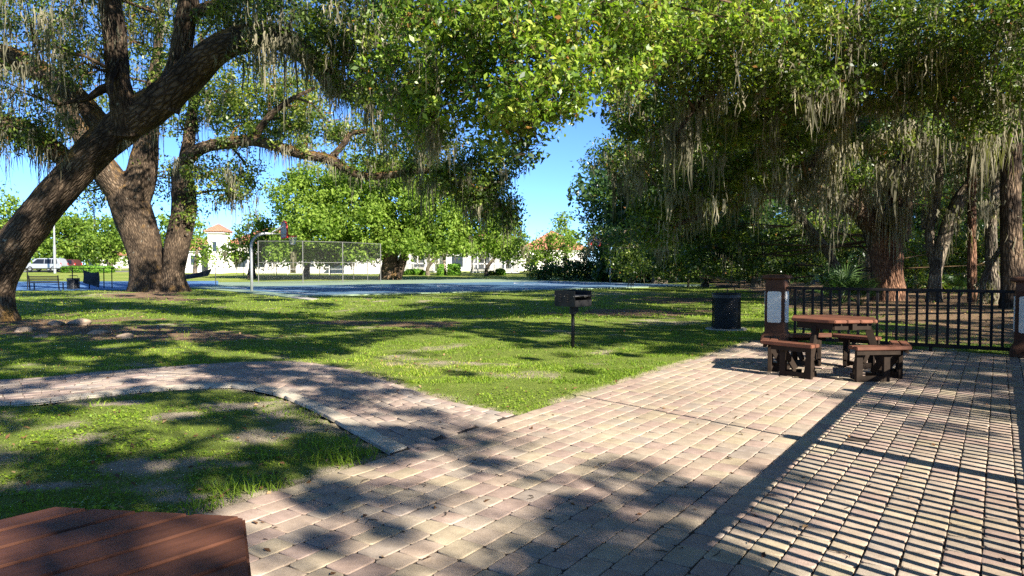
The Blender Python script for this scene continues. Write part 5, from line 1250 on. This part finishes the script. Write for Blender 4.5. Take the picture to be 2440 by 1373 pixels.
mb.build('cooking_grate', plain('worn_steel', (.12, .115, .11), .5, .5), gr_)
mb = MB()
for zz in (.83, .87, .91, .95):
    for sx in (-1, 1): mb.tube([(sx * (W / 2 + .006), -.08, zz), (sx * (W / 2 + .03), -.08, zz), (sx * (W / 2 + .03), -.04, zz + .01)], .006, 5); mb.tube([(sx * (W / 2 + .006), .08, zz), (sx * (W / 2 + .03), .08, zz), (sx * (W / 2 + .03), .12, zz + .01)], .006, 5)
mb.build('grate_hooks', BLACKM, gr_)
mb = MB()
for sx in (-.12, .12):
    mb.tube([(sx, -Dp / 2 - .01, .93), (sx, -Dp / 2 - .11, .93)], .007, 6)
    n_ = 12; pts = [(sx + .022 * math.cos(2 * math.pi * i / n_), -Dp / 2 - .13 + .01 * math.sin(2 * math.pi * i / n_), .93 + .022 * math.sin(2 * math.pi * i / n_)) for i in range(n_ + 1)]
    mb.tube(pts, .005, 5)
mb.build('grate_handle', BLACKM, gr_)

# ------------------------------------------------------------------ trash bin
def trash_bin(label, loc, r=.31, h=.79, pad=True, scale=1.0, nrow=15, ncol=40):
    root = empty('trash_bin', loc, 0, label, 'trash bin', 'black mesh trash bins'); root.scale = (scale,) * 3
    if pad:
        mb = MB(); V = []; 
        mb.lathe([(.001, -.08), (.46, -.08), (.46, .015), (.44, .03), (.001, .03)], (0, 0, 0), 18); mb.build('concrete_pad', CONC, root)
    z = .03 if pad else 0
    mb = MB(); V = []; F = []
    # expanded-metal shell: diamonds left open
    for i in range(nrow * 2 + 1):
        for k in range(ncol):
            a = 2 * math.pi * (k + (i % 2) * .5) / ncol; V.append((r * math.cos(a), r * math.sin(a), z + .03 + (h - .06) * i / (nrow * 2)))
    wire = MB()
    def seg(a, b): wire.beam(a, b, .010, .006)
    for i in range(nrow * 2):
        for k in range(ncol):
            p = V[i * ncol + k]
            if i % 2 == 0: seg(p, V[(i + 1) * ncol + k]); seg(p, V[(i + 1) * ncol + (k - 1) % ncol])
            else: seg(p, V[(i + 1) * ncol + k]); seg(p, V[(i + 1) * ncol + (k + 1) % ncol])
    o = wire.build('mesh_shell', BLACKM, root); tag(o, kind='stuff')
    mb = MB(); mb.lathe([(r - .012, 0), (r + .012, 0), (r + .014, .03), (r - .01, .03)], (0, 0, z), 32); mb.build('base_ring', BLACKM, root, True)
    mb = MB(); mb.lathe([(r - .01, h - .035), (r + .012, h - .03), (r + .02, h - .01), (r + .01, h), (r - .02, h - .005)], (0, 0, z), 32); mb.build('top_rim', BLACKM, root, True)
    mb = MB(); mb.lathe([(r - .05, .04), (r - .045, h * .6), (r - .03, h - .03), (r - .015, h + .004), (r + .004, h + .005), (r + .012, h - .05), (r + .006, h - .10)], (0, 0, z), 32)
    mb.build('liner_bag', plain('black_plastic_bag', (.02, .02, .022), .28, var=.3, scale=14, bmp=.6, spec=.6), root, True)
    for a in (0.3, 2.4, 4.5):
        mb = MB(); mb.tube([(r * .8 * math.cos(a), r * .8 * math.sin(a), z + h - .02), (r * .62 * math.cos(a), r * .62 * math.sin(a), z + h + .16)], .009, 6); mb.build('lid_strut', BLACKM, root)
    mb = MB(); mb.lathe([(.001, .175), (.14, .178), (.23, .165), (.25, .14), (.23, .145), (.001, .155)], (0, 0, z + h), 28); mb.build('rain_lid', BLACKM, root, True)
g = G(1735, 786); trash_bin('black mesh trash bin with rain lid on a concrete pad', (g[0], g[1] + .15, float(terrain(g[0], g[1]))))
g = G(175, 689); trash_bin('distant dark trash bin beside the bench', (g[0], g[1], 0), r=.33, h=.64, pad=False, nrow=8, ncol=20)

# stones in the bare soil by the leaning oak
STONE = plain('field_stone', (.30, .22, .15), .9, var=.35, scale=6, bmp=.5)
for i, (x, y, s, lab) in enumerate(((135, 777, .17, 'tan stone left of the big one by the leaning oak'), (192, 774, .24, 'largest tan stone in the soil by the leaning oak'), (235, 795, .13, 'low stone in front of the largest one'), (60, 790, .14, 'half-buried stone nearest the leaning oak trunk'), (300, 803, .15, 'flat orange stone at the right end of the soil patch'), (100, 803, .10, 'small stone in the soil patch, nearest the path'))):
    p = G(x, y); bm = bmesh.new(); bmesh.ops.create_icosphere(bm, subdivisions=3, radius=1); r = np.random.default_rng(i)
    ph = r.random(6) * 6
    for v in bm.verts:
        k = 1 + .16 * math.sin(v.co.x * 3 + ph[0]) * math.cos(v.co.y * 2.6 + ph[1]) + .12 * math.sin(v.co.z * 4 + ph[2] + v.co.x * 2)
        v.co = Vector((v.co.x * s * 1.5 * k, v.co.y * s * k, max(v.co.z, -.5) * s * .55 * k))
    me = bpy.data.meshes.new('stone'); bm.to_mesh(me); bm.free(); me.materials.append(STONE); me.polygons.foreach_set('use_smooth', [True] * len(me.polygons))
    o = new_obj('stone', me); o.location = (p[0], p[1], float(terrain(p[0], p[1])) + s * .1); o.rotation_euler = (0, 0, r.random() * 3); tag(o, lab, 'stone', 'stones by the leaning oak')

# ================================================================== COURT FURNITURE
RED = plain('red_paint', (.55, .035, .025), .45, var=.12); GREYB = plain('backboard_grey', (.34, .34, .34), .6); NETM = plain('net_cord', (.75, .72, .66), .9)
def hoop(label, base, ang, full=True):
    root = empty('basketball_hoop', base, ang, label, 'basketball hoop', 'hoops at the court ends')
    pts = [(0, 0, -.1), (0, 0, 1.2), (0, 0, 2.45)] + [(.75 - .75 * math.cos(t), 0, 2.45 + .72 * math.sin(t)) for t in np.linspace(.25, math.pi / 2, 7)] + [(1.55, 0, 3.17)]
    mb = MB(); mb.tube(pts, [.075] * 3 + [.072] * 8, 12); mb.build('pole', STEEL, root, True)
    # fan-shaped backboard, seen from behind
    V = []; n = 18
    out = [(-.62, 2.95), (.62, 2.95), (.69, 3.25)] + [(.69 * math.cos(t), 3.32 + .55 * math.sin(t)) for t in np.linspace(.05, math.pi - .05, n)] + [(-.69, 3.25)]
    m_ = len(out); V = [(1.75, y, z) for y, z in out] + [(1.79, y, z) for y, z in out]
    F = [tuple(range(m_)), tuple(range(m_, 2 * m_))[::-1]] + [(i, (i + 1) % m_, m_ + (i + 1) % m_, m_ + i) for i in range(m_)]
    bb = MB().add(V, F).build('backboard', GREYB, root)
    mb = MB(); mb.tube([(1.775, y, z) for y, z in out + out[:1]], .05, 6, False); mb.build('edge_trim', RED, bb)
    for s in (-1, 1):
        mb = MB(); mb.tube([(.95, 0, 3.12), (1.72, s * .35, 3.62)], .028, 6); mb.build('strut', STEEL, root)
        mb = MB(); mb.tube([(1.35, 0, 3.17), (1.74, s * .30, 3.12)], .022, 6); mb.build('strut', STEEL, root)
    mb = MB(); mb.box((1.90, 0, 3.0), (.24, .20, .10), 0, .01); mb.build('rim_bracket', RED, root)
    ring = [(2.24 + .235 * math.cos(t), .235 * math.sin(t), 3.05) for t in np.linspace(0, 2 * math.pi, 25)]
    mb = MB(); mb.tube(ring, .04, 6, False); mb.build('rim', RED, root)
    V = [(1.80, -.34, 3.26), (1.80, .34, 3.26), (2.06, .24, 3.06), (2.06, -.24, 3.06)]; MB().add(V + [(x, y, z - .015) for x, y, z in V], [(0, 1, 2, 3), (7, 6, 5, 4), (0, 4, 5, 1), (1, 5, 6, 2), (2, 6, 7, 3), (3, 7, 4, 0)]).build('rim_plate', RED, root)
    mb = MB(); lv = [(.225, 3.03), (.20, 2.92), (.165, 2.80), (.14, 2.68), (.125, 2.58)]
    for k in range(12):
        for sgn in (-1, 1):
            mb.tube([(2.24 + r_ * math.cos(2 * math.pi * k / 12 + sgn * i * .26), r_ * math.sin(2 * math.pi * k / 12 + sgn * i * .26), z) for i, (r_, z) in enumerate(lv)], .009, 4, False)
    mb.build('net', NETM, root)
ang = math.atan2(CU[1], CU[0])
p = G(600, 694); hoop('basketball hoop with red rim on a curved grey pole, near end of the court', (p[0], p[1], 0), ang - .10)
p = G(1441, 669); hoop('far basketball hoop half swallowed by dark trees', (p[0] - .3, p[1] - 6, 0), ang + math.pi)

LINK, nt, b = M('chain_link'); b.inputs['Base Color'].default_value = (.05, .05, .045, 1); b.inputs['Roughness'].default_value = .8
tcn = N(nt, 'ShaderNodeTexCoord'); 
wv = []
for rot in (45, -45):
    mp = N(nt, 'ShaderNodeMapping'); mp.inputs['Rotation'].default_value = (0, math.radians(rot), 0); nt.links.new(tcn.outputs['Object'], mp.inputs['Vector'])
    w = N(nt, 'ShaderNodeTexWave', Scale=6.0, Distortion=0.0); w.bands_direction = 'X'; nt.links.new(mp.outputs[0], w.inputs['Vector']); wv.append(w.outputs['Fac'])
mk = ramp(nt, [(0.975, (0, 0, 0)), (0.995, (1, 1, 1))], math_n(nt, 'MAXIMUM', wv[0], wv[1]))
trn = N(nt, 'ShaderNodeBsdfTransparent'); mx = N(nt, 'ShaderNodeMixShader'); nt.links.new(mk.outputs[0], mx.inputs[0]); nt.links.new(trn.outputs[0], mx.inputs[1]); nt.links.new(b.outputs[0], mx.inputs[2]); nt.links.new(mx.outputs[0], nt.nodes['Material Output'].inputs['Surface'])
def mesh_fence(label, pts, h, mat=STEEL, rails=(1.0,), r=.035, panel=True, name='chain_link_fence', group=None):
    P = [np.array([p[0], p[1], float(terrain(p[0], p[1])) if p[1] > 62 else 0.0]) for p in pts]; o0 = P[0]
    root = empty(name, o0, 0, label, 'fence', group)
    for p in P:
        mb = MB(); mb.tube([p - o0 - np.array([0, 0, .1]), p - o0 + np.array([0, 0, h])], r, 8); mb.build('post', mat, root)
    for a, c in zip(P[:-1], P[1:]):
        for f in rails:
            mb = MB(); mb.tube([a - o0 + np.array([0, 0, h * f - .02]), c - o0 + np.array([0, 0, h * f - .02])], r * .7, 6); mb.build('rail', mat, root)
        if panel:
            d = c - a; L = np.linalg.norm(d[:2]); me = MB().add([(0, 0, .05), (L, 0, .05), (L, 0, h - .03), (0, 0, h - .03)], [(0, 1, 2, 3)]).mesh('link_panel', LINK)
            o = new_obj('link_panel', me, root); o.location = Vector(a - o0); o.rotation_euler = (0, 0, math.atan2(d[1], d[0]))
GALV = plain('dull_fence_post', (.16, .155, .14), .6, .3)
mesh_fence('tall chain-link fence along the near side of the green court', [G(616, 676), G(722, 676), G(817, 674), G(907, 671)], 3.25, GALV, (1.0, .5), group='tall court fences')
mesh_fence('tall chain-link fence along the far side of the green court', [G(580, 664), G(659, 664), G(738, 665), G(762, 665.5), G(787, 666), G(843, 667), G(876, 668), G(907, 670)], 3.2, GALV, (1.0,), group='tall court fences')
mesh_fence('low black fence between the bench and the blue court', [G(-60, 690), G(66, 690), G(173, 689), G(213, 688.5), G(248, 688), G(267, 687.5), G(320, 687)], 1.25, BLACKM, (1.0,), .03, False, 'low_fence')
mesh_fence('low grey fence right of the double-trunk oak', [G(425, 680), G(514, 679)], 1.25, GALV, (1.0,), .03, False, 'low_fence')
mesh_fence('long white fence in front of the houses', [(-32, 88), (-27, 88), (-22, 88), (-17, 88), (-12, 88)], 1.3, plain('white_fence', (.6, .58, .54), .6), (1.0, .5, .1), .05, False, 'yard_fence')
SCREEN = plain('dark_windscreen', (.035, .042, .045), .8, var=.4, scale=3)
def sag(label, pts, parent_name='windscreen'):
    a = [D3(x, y, d) for x, y, d in pts]; o0 = a[0]; root_v = []
    V = []; F = []; nx_, nz = 10, 6
    for j in range(nz + 1):
        for i in range(nx_ + 1):
            u, v = i / nx_, j / nz; p = (a[0] * (1 - u) + a[1] * u) * (1 - v) + (a[3] * (1 - u) + a[2] * u) * v
            p = p + np.array([0, .06 * math.sin(u * 6 + v * 4), -.10 * math.sin(math.pi * u) * (1 - v)]); V.append(p - o0)
    for j in range(nz):
        for i in range(nx_): k = j * (nx_ + 1) + i; F.append((k, k + 1, k + nx_ + 2, k + nx_ + 1))
    me = bpy.data.meshes.new(parent_name); me.from_pydata([tuple(v) for v in V], [], F); me.materials.append(SCREEN)
    o = new_obj(parent_name, me); o.location = Vector(o0); md = o.modifiers.new('thickness', 'SOLIDIFY'); md.thickness = .01; tag(o, label, 'windscreen', 'sagging windscreens')
sag('dark sagging windscreen on the low black fence', [(197, 643, 43.4), (236, 648, 43.6), (237, 686, 43.6), (199, 674, 43.4)])
sag('grey slanted windscreen right of the double-trunk oak', [(428, 655, 50), (505, 640, 51), (496, 658, 51), (428, 668, 50)])

# bench by the low fence
p = G(105, 692); bn = empty('park_bench', (p[0], p[1], 0), math.radians(3), 'black slatted park bench seen from behind', 'bench')
for k in range(5): mb = MB(); mb.box((0, -.06 - .02 * k + .1, .44 + .085 * k), (1.66, .02, .055), 0, .003); mb.build('back_slat', BLACKM, bn)
for k in range(4): mb = MB(); mb.box((0, .14 + .1 * k, .42), (1.66, .085, .02), 0, .003); mb.build('seat_slat', BLACKM, bn)
for s in (-.8, .8): 
    mb = MB(); mb.beam((s, -.06, .84), (s, .06, 0), .05, .05); mb.build('leg', BLACKM, bn); mb = MB(); mb.beam((s, .45, .42), (s, .47, 0), .05, .05); mb.build('leg', BLACKM, bn)
    mb = MB(); mb.box((s, .2, .62), (.05, .5, .03), 0, .003); mb.build('armrest', BLACKM, bn)
# light pole far left, and sign
p = D3(131, 650, 92); root = empty('light_pole', (p[0], p[1], float(terrain(p[0], p[1]))), 0, 'pale grey light pole in front of the parked minivan', 'pole')
mb = MB(); mb.tube([(0, 0, -.1), (0, 0, 3.5)], .16, 8); mb.build('pole', STEEL, root); mb = MB(); mb.tube([(0, 0, 3.4), (0, 0, 8.5)], [.12, .08], 8); mb.build('upper_pole', STEEL, root)

# ================================================================== VEHICLES
def car(label, loc, rz, body, L=4.9, Hh=1.72, Wd=1.9, name='minivan'):
    root = empty(name, loc, rz, label, 'car', 'cars parked on the street')
    side = [(-L * .5, .30), (-L * .5, .85), (-L * .49, 1.0), (-L * .44, Hh * .92), (-L * .38, Hh), (L * .10, Hh), (L * .20, Hh * .95), (L * .36, 1.02), (L * .47, .90), (L * .5, .68), (L * .5, .30)]
    V = []; 
    for y in (-1, 1):
        for (x, z) in side:
            k = 1 - .13 * max(0, (z - .95) / (Hh - .95)); V.append((x, y * Wd / 2 * k, z))
    n = len(side); F = [tuple(range(n)), tuple(range(n, 2 * n))[::-1]] + [(i, (i + 1) % n, n + (i + 1) % n, n + i) for i in range(n)]
    o = MB().add(V, F).build('body', body, root); md = o.modifiers.new('bevel', 'BEVEL'); md.width = .08; md.segments = 3; md.limit_method = 'ANGLE'
    GL = bpy.data.materials.get('car_glass') or plain('car_glass', (.012, .014, .016), .08, 0, .1, 2, 0, .6)
    for y in (-1, 1):
        for (x0, x1, x2, x3) in ((-.42, -.27, -.27, -.40), (-.255, -.08, -.08, -.255), (-.065, .27, .13, -.065)):
            z0, z1 = 1.0, Hh * .93; kk = lambda z: Wd / 2 * (1 - .13 * max(0, (z - .95) / (Hh - .95))) + .012
            MB().add([(x0 * L, y * kk(z0), z0), (x1 * L, y * kk(z0), z0), (x2 * L, y * kk(z1), z1), (x3 * L, y * kk(z1), z1)], [(0, 1, 2, 3)]).build('side_window', GL, root)
        for x in (-.31, .31):
            mb = MB(); mb.lathe([(.001, -.11), (.30, -.11), (.33, -.08), (.33, .08), (.30, .11), (.001, .11)], (0, 0, 0), 18); w = mb.build('wheel', plain('tyre', (.015, .015, .015), .8) if not bpy.data.materials.get('tyre') else bpy.data.materials['tyre'], root)
            w.location = (x * L, y * (Wd / 2 - .08), .33); w.rotation_euler = (math.pi / 2, 0, 0)
            mb = MB(); mb.lathe([(.001, -.125), (.2, -.12), (.2, .12), (.001, .125)], (0, 0, 0), 14); mb.build('rim', STEEL, w)
        mb = MB(); mb.box((L * .485, y * Wd * .36, .78), (.08, .35, .14), 0, .02); mb.build('headlight', PANEL, root)
        mb = MB(); mb.box((-L * .495, y * Wd * .40, .95), (.06, .18, .3), 0, .02); mb.build('tail_light', RED, root)
    MB().add([(L * .205, -Wd * .40, Hh * .93), (L * .205, Wd * .40, Hh * .93), (L * .362, Wd * .44, 1.05), (L * .362, -Wd * .44, 1.05)], [(0, 1, 2, 3)]).build('windscreen', GL, root)
SILV = plain('silver_car_paint', (.42, .43, .46), .3, .4, .05, 2, 0); MARO = plain('maroon_car_paint', (.10, .035, .035), .3, .3, .05, 2, 0)
p = D3(110, 648, 97); car('silver minivan parked behind the low fence', (p[0], p[1], .55), math.radians(180), SILV)
p = D3(150, 648, 102); car('dark maroon car mostly hidden behind the silver minivan', (p[0], p[1], .55), math.radians(178), MARO, 4.5, 1.6)

# ================================================================== HOUSES
STUC = plain('white_stucco', (.74, .70, .62), .9, var=.06, scale=2, bmp=.15)
def tile_mat():
    m, nt, b = M('terracotta_tile'); tc = N(nt, 'ShaderNodeTexCoord'); w = N(nt, 'ShaderNodeTexWave', Scale=1.6, Distortion=1.0); w.bands_direction = 'X'; nt.links.new(tc.outputs['Object'], w.inputs['Vector'])
    n1 = N(nt, 'ShaderNodeTexNoise', Scale=3.0, Detail=4.0); nt.links.new(tc.outputs['Object'], n1.inputs['Vector'])
    f = math_n(nt, 'ADD', math_n(nt, 'MULTIPLY', w.outputs['Fac'], .35), math_n(nt, 'MULTIPLY', n1.outputs['Fac'], .65))
    r = ramp(nt, [(.3, (.30, .105, .055)), (.7, (.52, .22, .13))], f); nt.links.new(r.outputs[0], b.inputs['Base Color']); b.inputs['Roughness'].default_value = .85; bump(nt, b, w.outputs['Fac'], .6, .05); return m
TILE = tile_mat(); GLASS = plain('house_glass', (.03, .04, .05), .12, 0, .2, 2, 0, .6); TRIM = plain('white_trim', (.74, .72, .68), .6, var=.04)
def house(label, parts, windows=(), name='house'):
    """parts: (kind, x0, x1, y0, y1, z0, z1, rise)"""
    b0 = np.array([parts[0][1], parts[0][3], .5]); root = empty(name, b0, 0, label, 'house', 'stucco houses beyond the lawn')
    for (x0, x1, y0, y1, z1, rise) in [q[1:] for q in parts]:
        mb = MB(); mb.box(((x0 + x1) / 2 - b0[0], (y0 + y1) / 2 - b0[1], (z1 - 1) / 2), (x1 - x0, y1 - y0, z1 + 1)); mb.build('wall', STUC, root)
        mb = MB(); mb.box(((x0 + x1) / 2 - b0[0], (y0 + y1) / 2 - b0[1], z1 + .08), (x1 - x0 + .5, y1 - y0 + .5, .22)); mb.build('eaves', TRIM, root)
        X0, X1, Y0, Y1 = x0 - .45 - b0[0], x1 + .45 - b0[0], y0 - .45 - b0[1], y1 + .45 - b0[1]; k = min(X1 - X0, Y1 - Y0) / 2; zc = z1 + .20
        if X1 - X0 > Y1 - Y0: R0, R1 = (X0 + k, (Y0 + Y1) / 2), (X1 - k, (Y0 + Y1) / 2)
        else: R0, R1 = ((X0 + X1) / 2, Y0 + k), ((X0 + X1) / 2, Y1 - k)
        V = [(X0, Y0, zc), (X1, Y0, zc), (X1, Y1, zc), (X0, Y1, zc), (*R0, zc + rise), (*R1, zc + rise)]
        if X1 - X0 > Y1 - Y0: F = [(0, 1, 5, 4), (1, 2, 5), (2, 3, 4, 5), (3, 0, 4), (3, 2, 1, 0)]
        else: F = [(0, 1, 4), (1, 2, 5, 4), (2, 3, 5), (3, 0, 4, 5), (3, 2, 1, 0)]
        MB().add(V, F).build('roof', TILE, root)
    for (x, y, z, w, h) in windows:
        mb = MB(); mb.box((x - b0[0], y - .02 - b0[1], z), (w + .2, .08, h + .2)); f = mb.build('window', TRIM, root)
        mb = MB(); mb.box((x - b0[0], y - .06 - b0[1], z), (w, .05, h)); mb.build('pane', GLASS, f)
    return root
dx = lambda px, d: (px - CX) / FPX * d
house('white house with a square tower and orange tiled roof behind the double-trunk oak', [('w', dx(496, 92), dx(531, 92), 92, 94.4, 4.9, 1.0), ('w', dx(538, 95), dx(690, 95), 95, 107, 3.4, 2.4), ('w', dx(440, 96), dx(498, 96), 94, 104, 2.6, 1.6)], [(dx(513, 92), 92, 3.2, .5, 1.2), (dx(575, 95), 95, 1.4, 1.6, 1.6), (dx(620, 95), 95, 1.4, 1.2, 1.6), (dx(465, 94), 94, 1.5, 1.0, 1.2)])
house('low white house wall with orange roof behind the tall court fence', [('w', dx(705, 94), dx(900, 94), 94, 106, 2.4, 2.6), ('w', dx(820, 90), dx(905, 90), 90, 94, 2.5, 1.8)], [(dx(735, 94), 94, 1.3, 1.4, 1.3), (dx(790, 94), 94, 1.3, 1.6, 1.3), (dx(830, 90), 90, 1.3, .7, .9)])
house('orange-roofed house behind the screened pool cages', [('w', dx(1060, 104), dx(1250, 104), 104, 118, 2.9, 3.0), ('w', dx(950, 106), dx(1060, 106), 106, 116, 2.8, 2.4)], [(dx(1090, 104), 104, 1.4, 1.6, 1.6), (dx(1150, 104), 104, 1.3, 2.0, 2.0), (dx(1210, 104), 104, 1.3, 1.6, 1.8), (dx(1000, 106), 106, 1.4, 1.6, 1.6)])
house('house with a steep orange roof above the olive-green tree', [('w', dx(1240, 112), dx(1400, 112), 112, 126, 3.0, 3.2)], [(dx(1270, 112), 112, 1.6, 1.6, 1.6)])
house('small white house far left behind the clipped hedge', [('w', dx(205, 150), dx(285, 150), 150, 158, 2.6, 1.2)], [(dx(262, 150), 150, 1.6, 2.0, 1.2)])
SCRM, nt, b = M('insect_screen_lanai_shade'); b.inputs['Base Color'].default_value = (.075, .08, .085, 1); trn = N(nt, 'ShaderNodeBsdfTransparent'); mx = N(nt, 'ShaderNodeMixShader'); mx.inputs[0].default_value = .62  # screen made darker and denser to carry the shade of the lanai behind
nt.links.new(trn.outputs[0], mx.inputs[1]); nt.links.new(b.outputs[0], mx.inputs[2]); nt.links.new(mx.outputs[0], nt.nodes['Material Output'].inputs['Surface'])
def pool_cage(label, x0, x1, y0, y1, h, ridge, n, flat=False):
    z = .45; root = empty('pool_enclosure', (x0, y0, z), 0, label, 'pool cage', 'screened pool cages'); L = x1 - x0; Wy = y1 - y0; t = .13
    def bar(a, c, nm='frame_bar'): mb = MB(); mb.beam(a, c, t, t); mb.build(nm, TRIM, root)
    top = lambda f: h + (0 if flat else ridge * (1 - abs(2 * f - 1)) if True else 0)
    for i in range(n + 1):
        x = L * i / n; bar((x, 0, 0), (x, 0, h), 'post')
        if i in (0, n): bar((x, Wy, 0), (x, Wy, h), 'post')
        if not flat: bar((x, 0, h), (x, Wy * .3, h + ridge), 'rafter'); bar((x, Wy * .3, h + ridge), (x, Wy * .7, h + ridge), 'rafter')
        else: bar((x, 0, h), (x, Wy, h + .1), 'rafter')
    for zz in (.06, h * .40, h): bar((0, 0, zz), (L, 0, zz), 'beam'); bar((0, 0, zz), (0, Wy, zz), 'beam'); bar((L, 0, zz), (L, Wy, zz), 'beam')
    if not flat: bar((0, Wy * .3, h + ridge), (L, Wy * .3, h + ridge), 'beam')
    for i in range(n):
        xa, xb = L * i / n, L * (i + 1) / n
        MB().add([(xa, .0, 0), (xb, .0, 0), (xb, .0, h), (xa, .0, h)], [(0, 1, 2, 3)]).build('screen_panel', SCRM, root)
        MB().add([(xa, 0, h), (xb, 0, h), (xb, Wy * .3, h + (0 if flat else ridge)), (xa, Wy * .3, h + (0 if flat else ridge))], [(0, 1, 2, 3)]).build('screen_panel', SCRM, root)
pool_cage('gabled white-framed pool cage with insect screens on the far lawn', dx(1122, 88), dx(1236, 88), 88, 97, 2.7, 1.5, 7)
pool_cage('flat-topped white-framed porch screen behind the forked oak trunk', dx(940, 90), dx(1032, 90), 90, 97, 2.8, 0, 5, True)
# hedges and small shrubs by the houses
HEDGE = leaf_mat('hedge_leaf', [(0, (.05, .13, .015)), (.5, (.10, .22, .02)), (1, (.18, .32, .03))], .3, .6, .2)
def hedge(label, px0, px1, y1, y0, d, dep, seed, cat='hedge', col=None, round_=False):
    x0, x1 = dx(px0, d), dx(px1, d); g0 = float(terrain((x0 + x1) / 2, d)); h = (y0 - y1) / FPX * d; r = np.random.default_rng(seed); n = int(900 + 500 * (x1 - x0) * h)
    u = r.random((n, 3)) * 2 - 1; face = r.integers(0, 3, n); u[np.arange(n), face] = np.sign(u[np.arange(n), face])
    if round_: u = u / np.linalg.norm(u, axis=1, keepdims=True); u[:, 2] = np.abs(u[:, 2]) * 2 - 1
    P = u * np.array([(x1 - x0) / 2, dep / 2, h / 2]) + r.normal(0, .06, (n, 3)); P[:, 2] += h / 2
    V, Q, I = leaf_quads(P, u + r.normal(0, .5, (n, 3)), .16 + .16 * r.random(n), r.random(n), seed, .6)
    root = empty('hedge' if not round_ else 'shrub', ((x0 + x1) / 2, d, g0), 0, label, cat)
    o = new_obj('foliage', mesh_np('foliage', V, Q, None, col or HEDGE, False, {'tint': I}), root); tag(o, kind='stuff')
    mb = MB(); mb.box((0, 0, h * .42), ((x1 - x0) * .8, dep * .8, h * .8), 0, .05) if not round_ else mb.tube([(0, 0, -.1), (0, 0, h * .6)], .06, 6); mb.build('stems', BARK_GREY, root)
hedge('clipped bright green hedge block left of the palm trunk', 1044, 1056, 621, 645, 84, 1.4, 1)
hedge('clipped bright green hedge block right of the palm trunk', 1069, 1095, 620, 645, 84, 1.4, 2)
hedge('low green shrub bed in front of the flat-topped porch screen', 962, 1016, 632, 645, 86, 1.2, 3, 'shrub', None, True)
hedge('small round shrub in front of the gabled pool cage', 1180, 1204, 630, 645, 85, 1.2, 4, 'shrub', None, True)
hedge('tiny dry shrub beside the gabled pool cage door', 1164, 1178, 636, 645, 85, .8, 5, 'shrub', LEAF_OAK, True)
hedge('long flat-topped yellow-green hedge beside the parked cars', 155, 265, 627, 641, 95, 1.6, 6)
# slender palm trunk between the hedge blocks
p = D3(1059, 646, 85); root = empty('palm_tree', (p[0], p[1], float(terrain(p[0], p[1]))), 0, 'slender pale palm trunk between the two clipped hedge blocks', 'palm')
mb = MB(); mb.tube([(0, 0, -.1), (.05, 0, 1), (-.05, 0, 2.2), (.0, 0, 3.4)], [.24, .19, .17, .2], 10); o = mb.build('trunk', plain('palm_trunk', (.36, .28, .2), .9, var=.3, scale=8), root, True)
mb = MB(); r = np.random.default_rng(77)
for k in range(26):
    a = r.random() * 6.28; L = r.uniform(.9, 1.7); e = np.array([math.cos(a) * L, math.sin(a) * L, 3.4 + r.uniform(-.9, .5)]); m_ = np.array([math.cos(a) * L * .5, math.sin(a) * L * .5, 3.75 + r.uniform(-.2, .3)]); s = np.array([-math.sin(a), math.cos(a), 0]) * .14
    mb.add([(0, 0, 3.4), m_ - s, e, m_ + s], [(0, 1, 2, 3)])
me = mb.mesh('crown', LITTER); new_obj('crown', me, root)
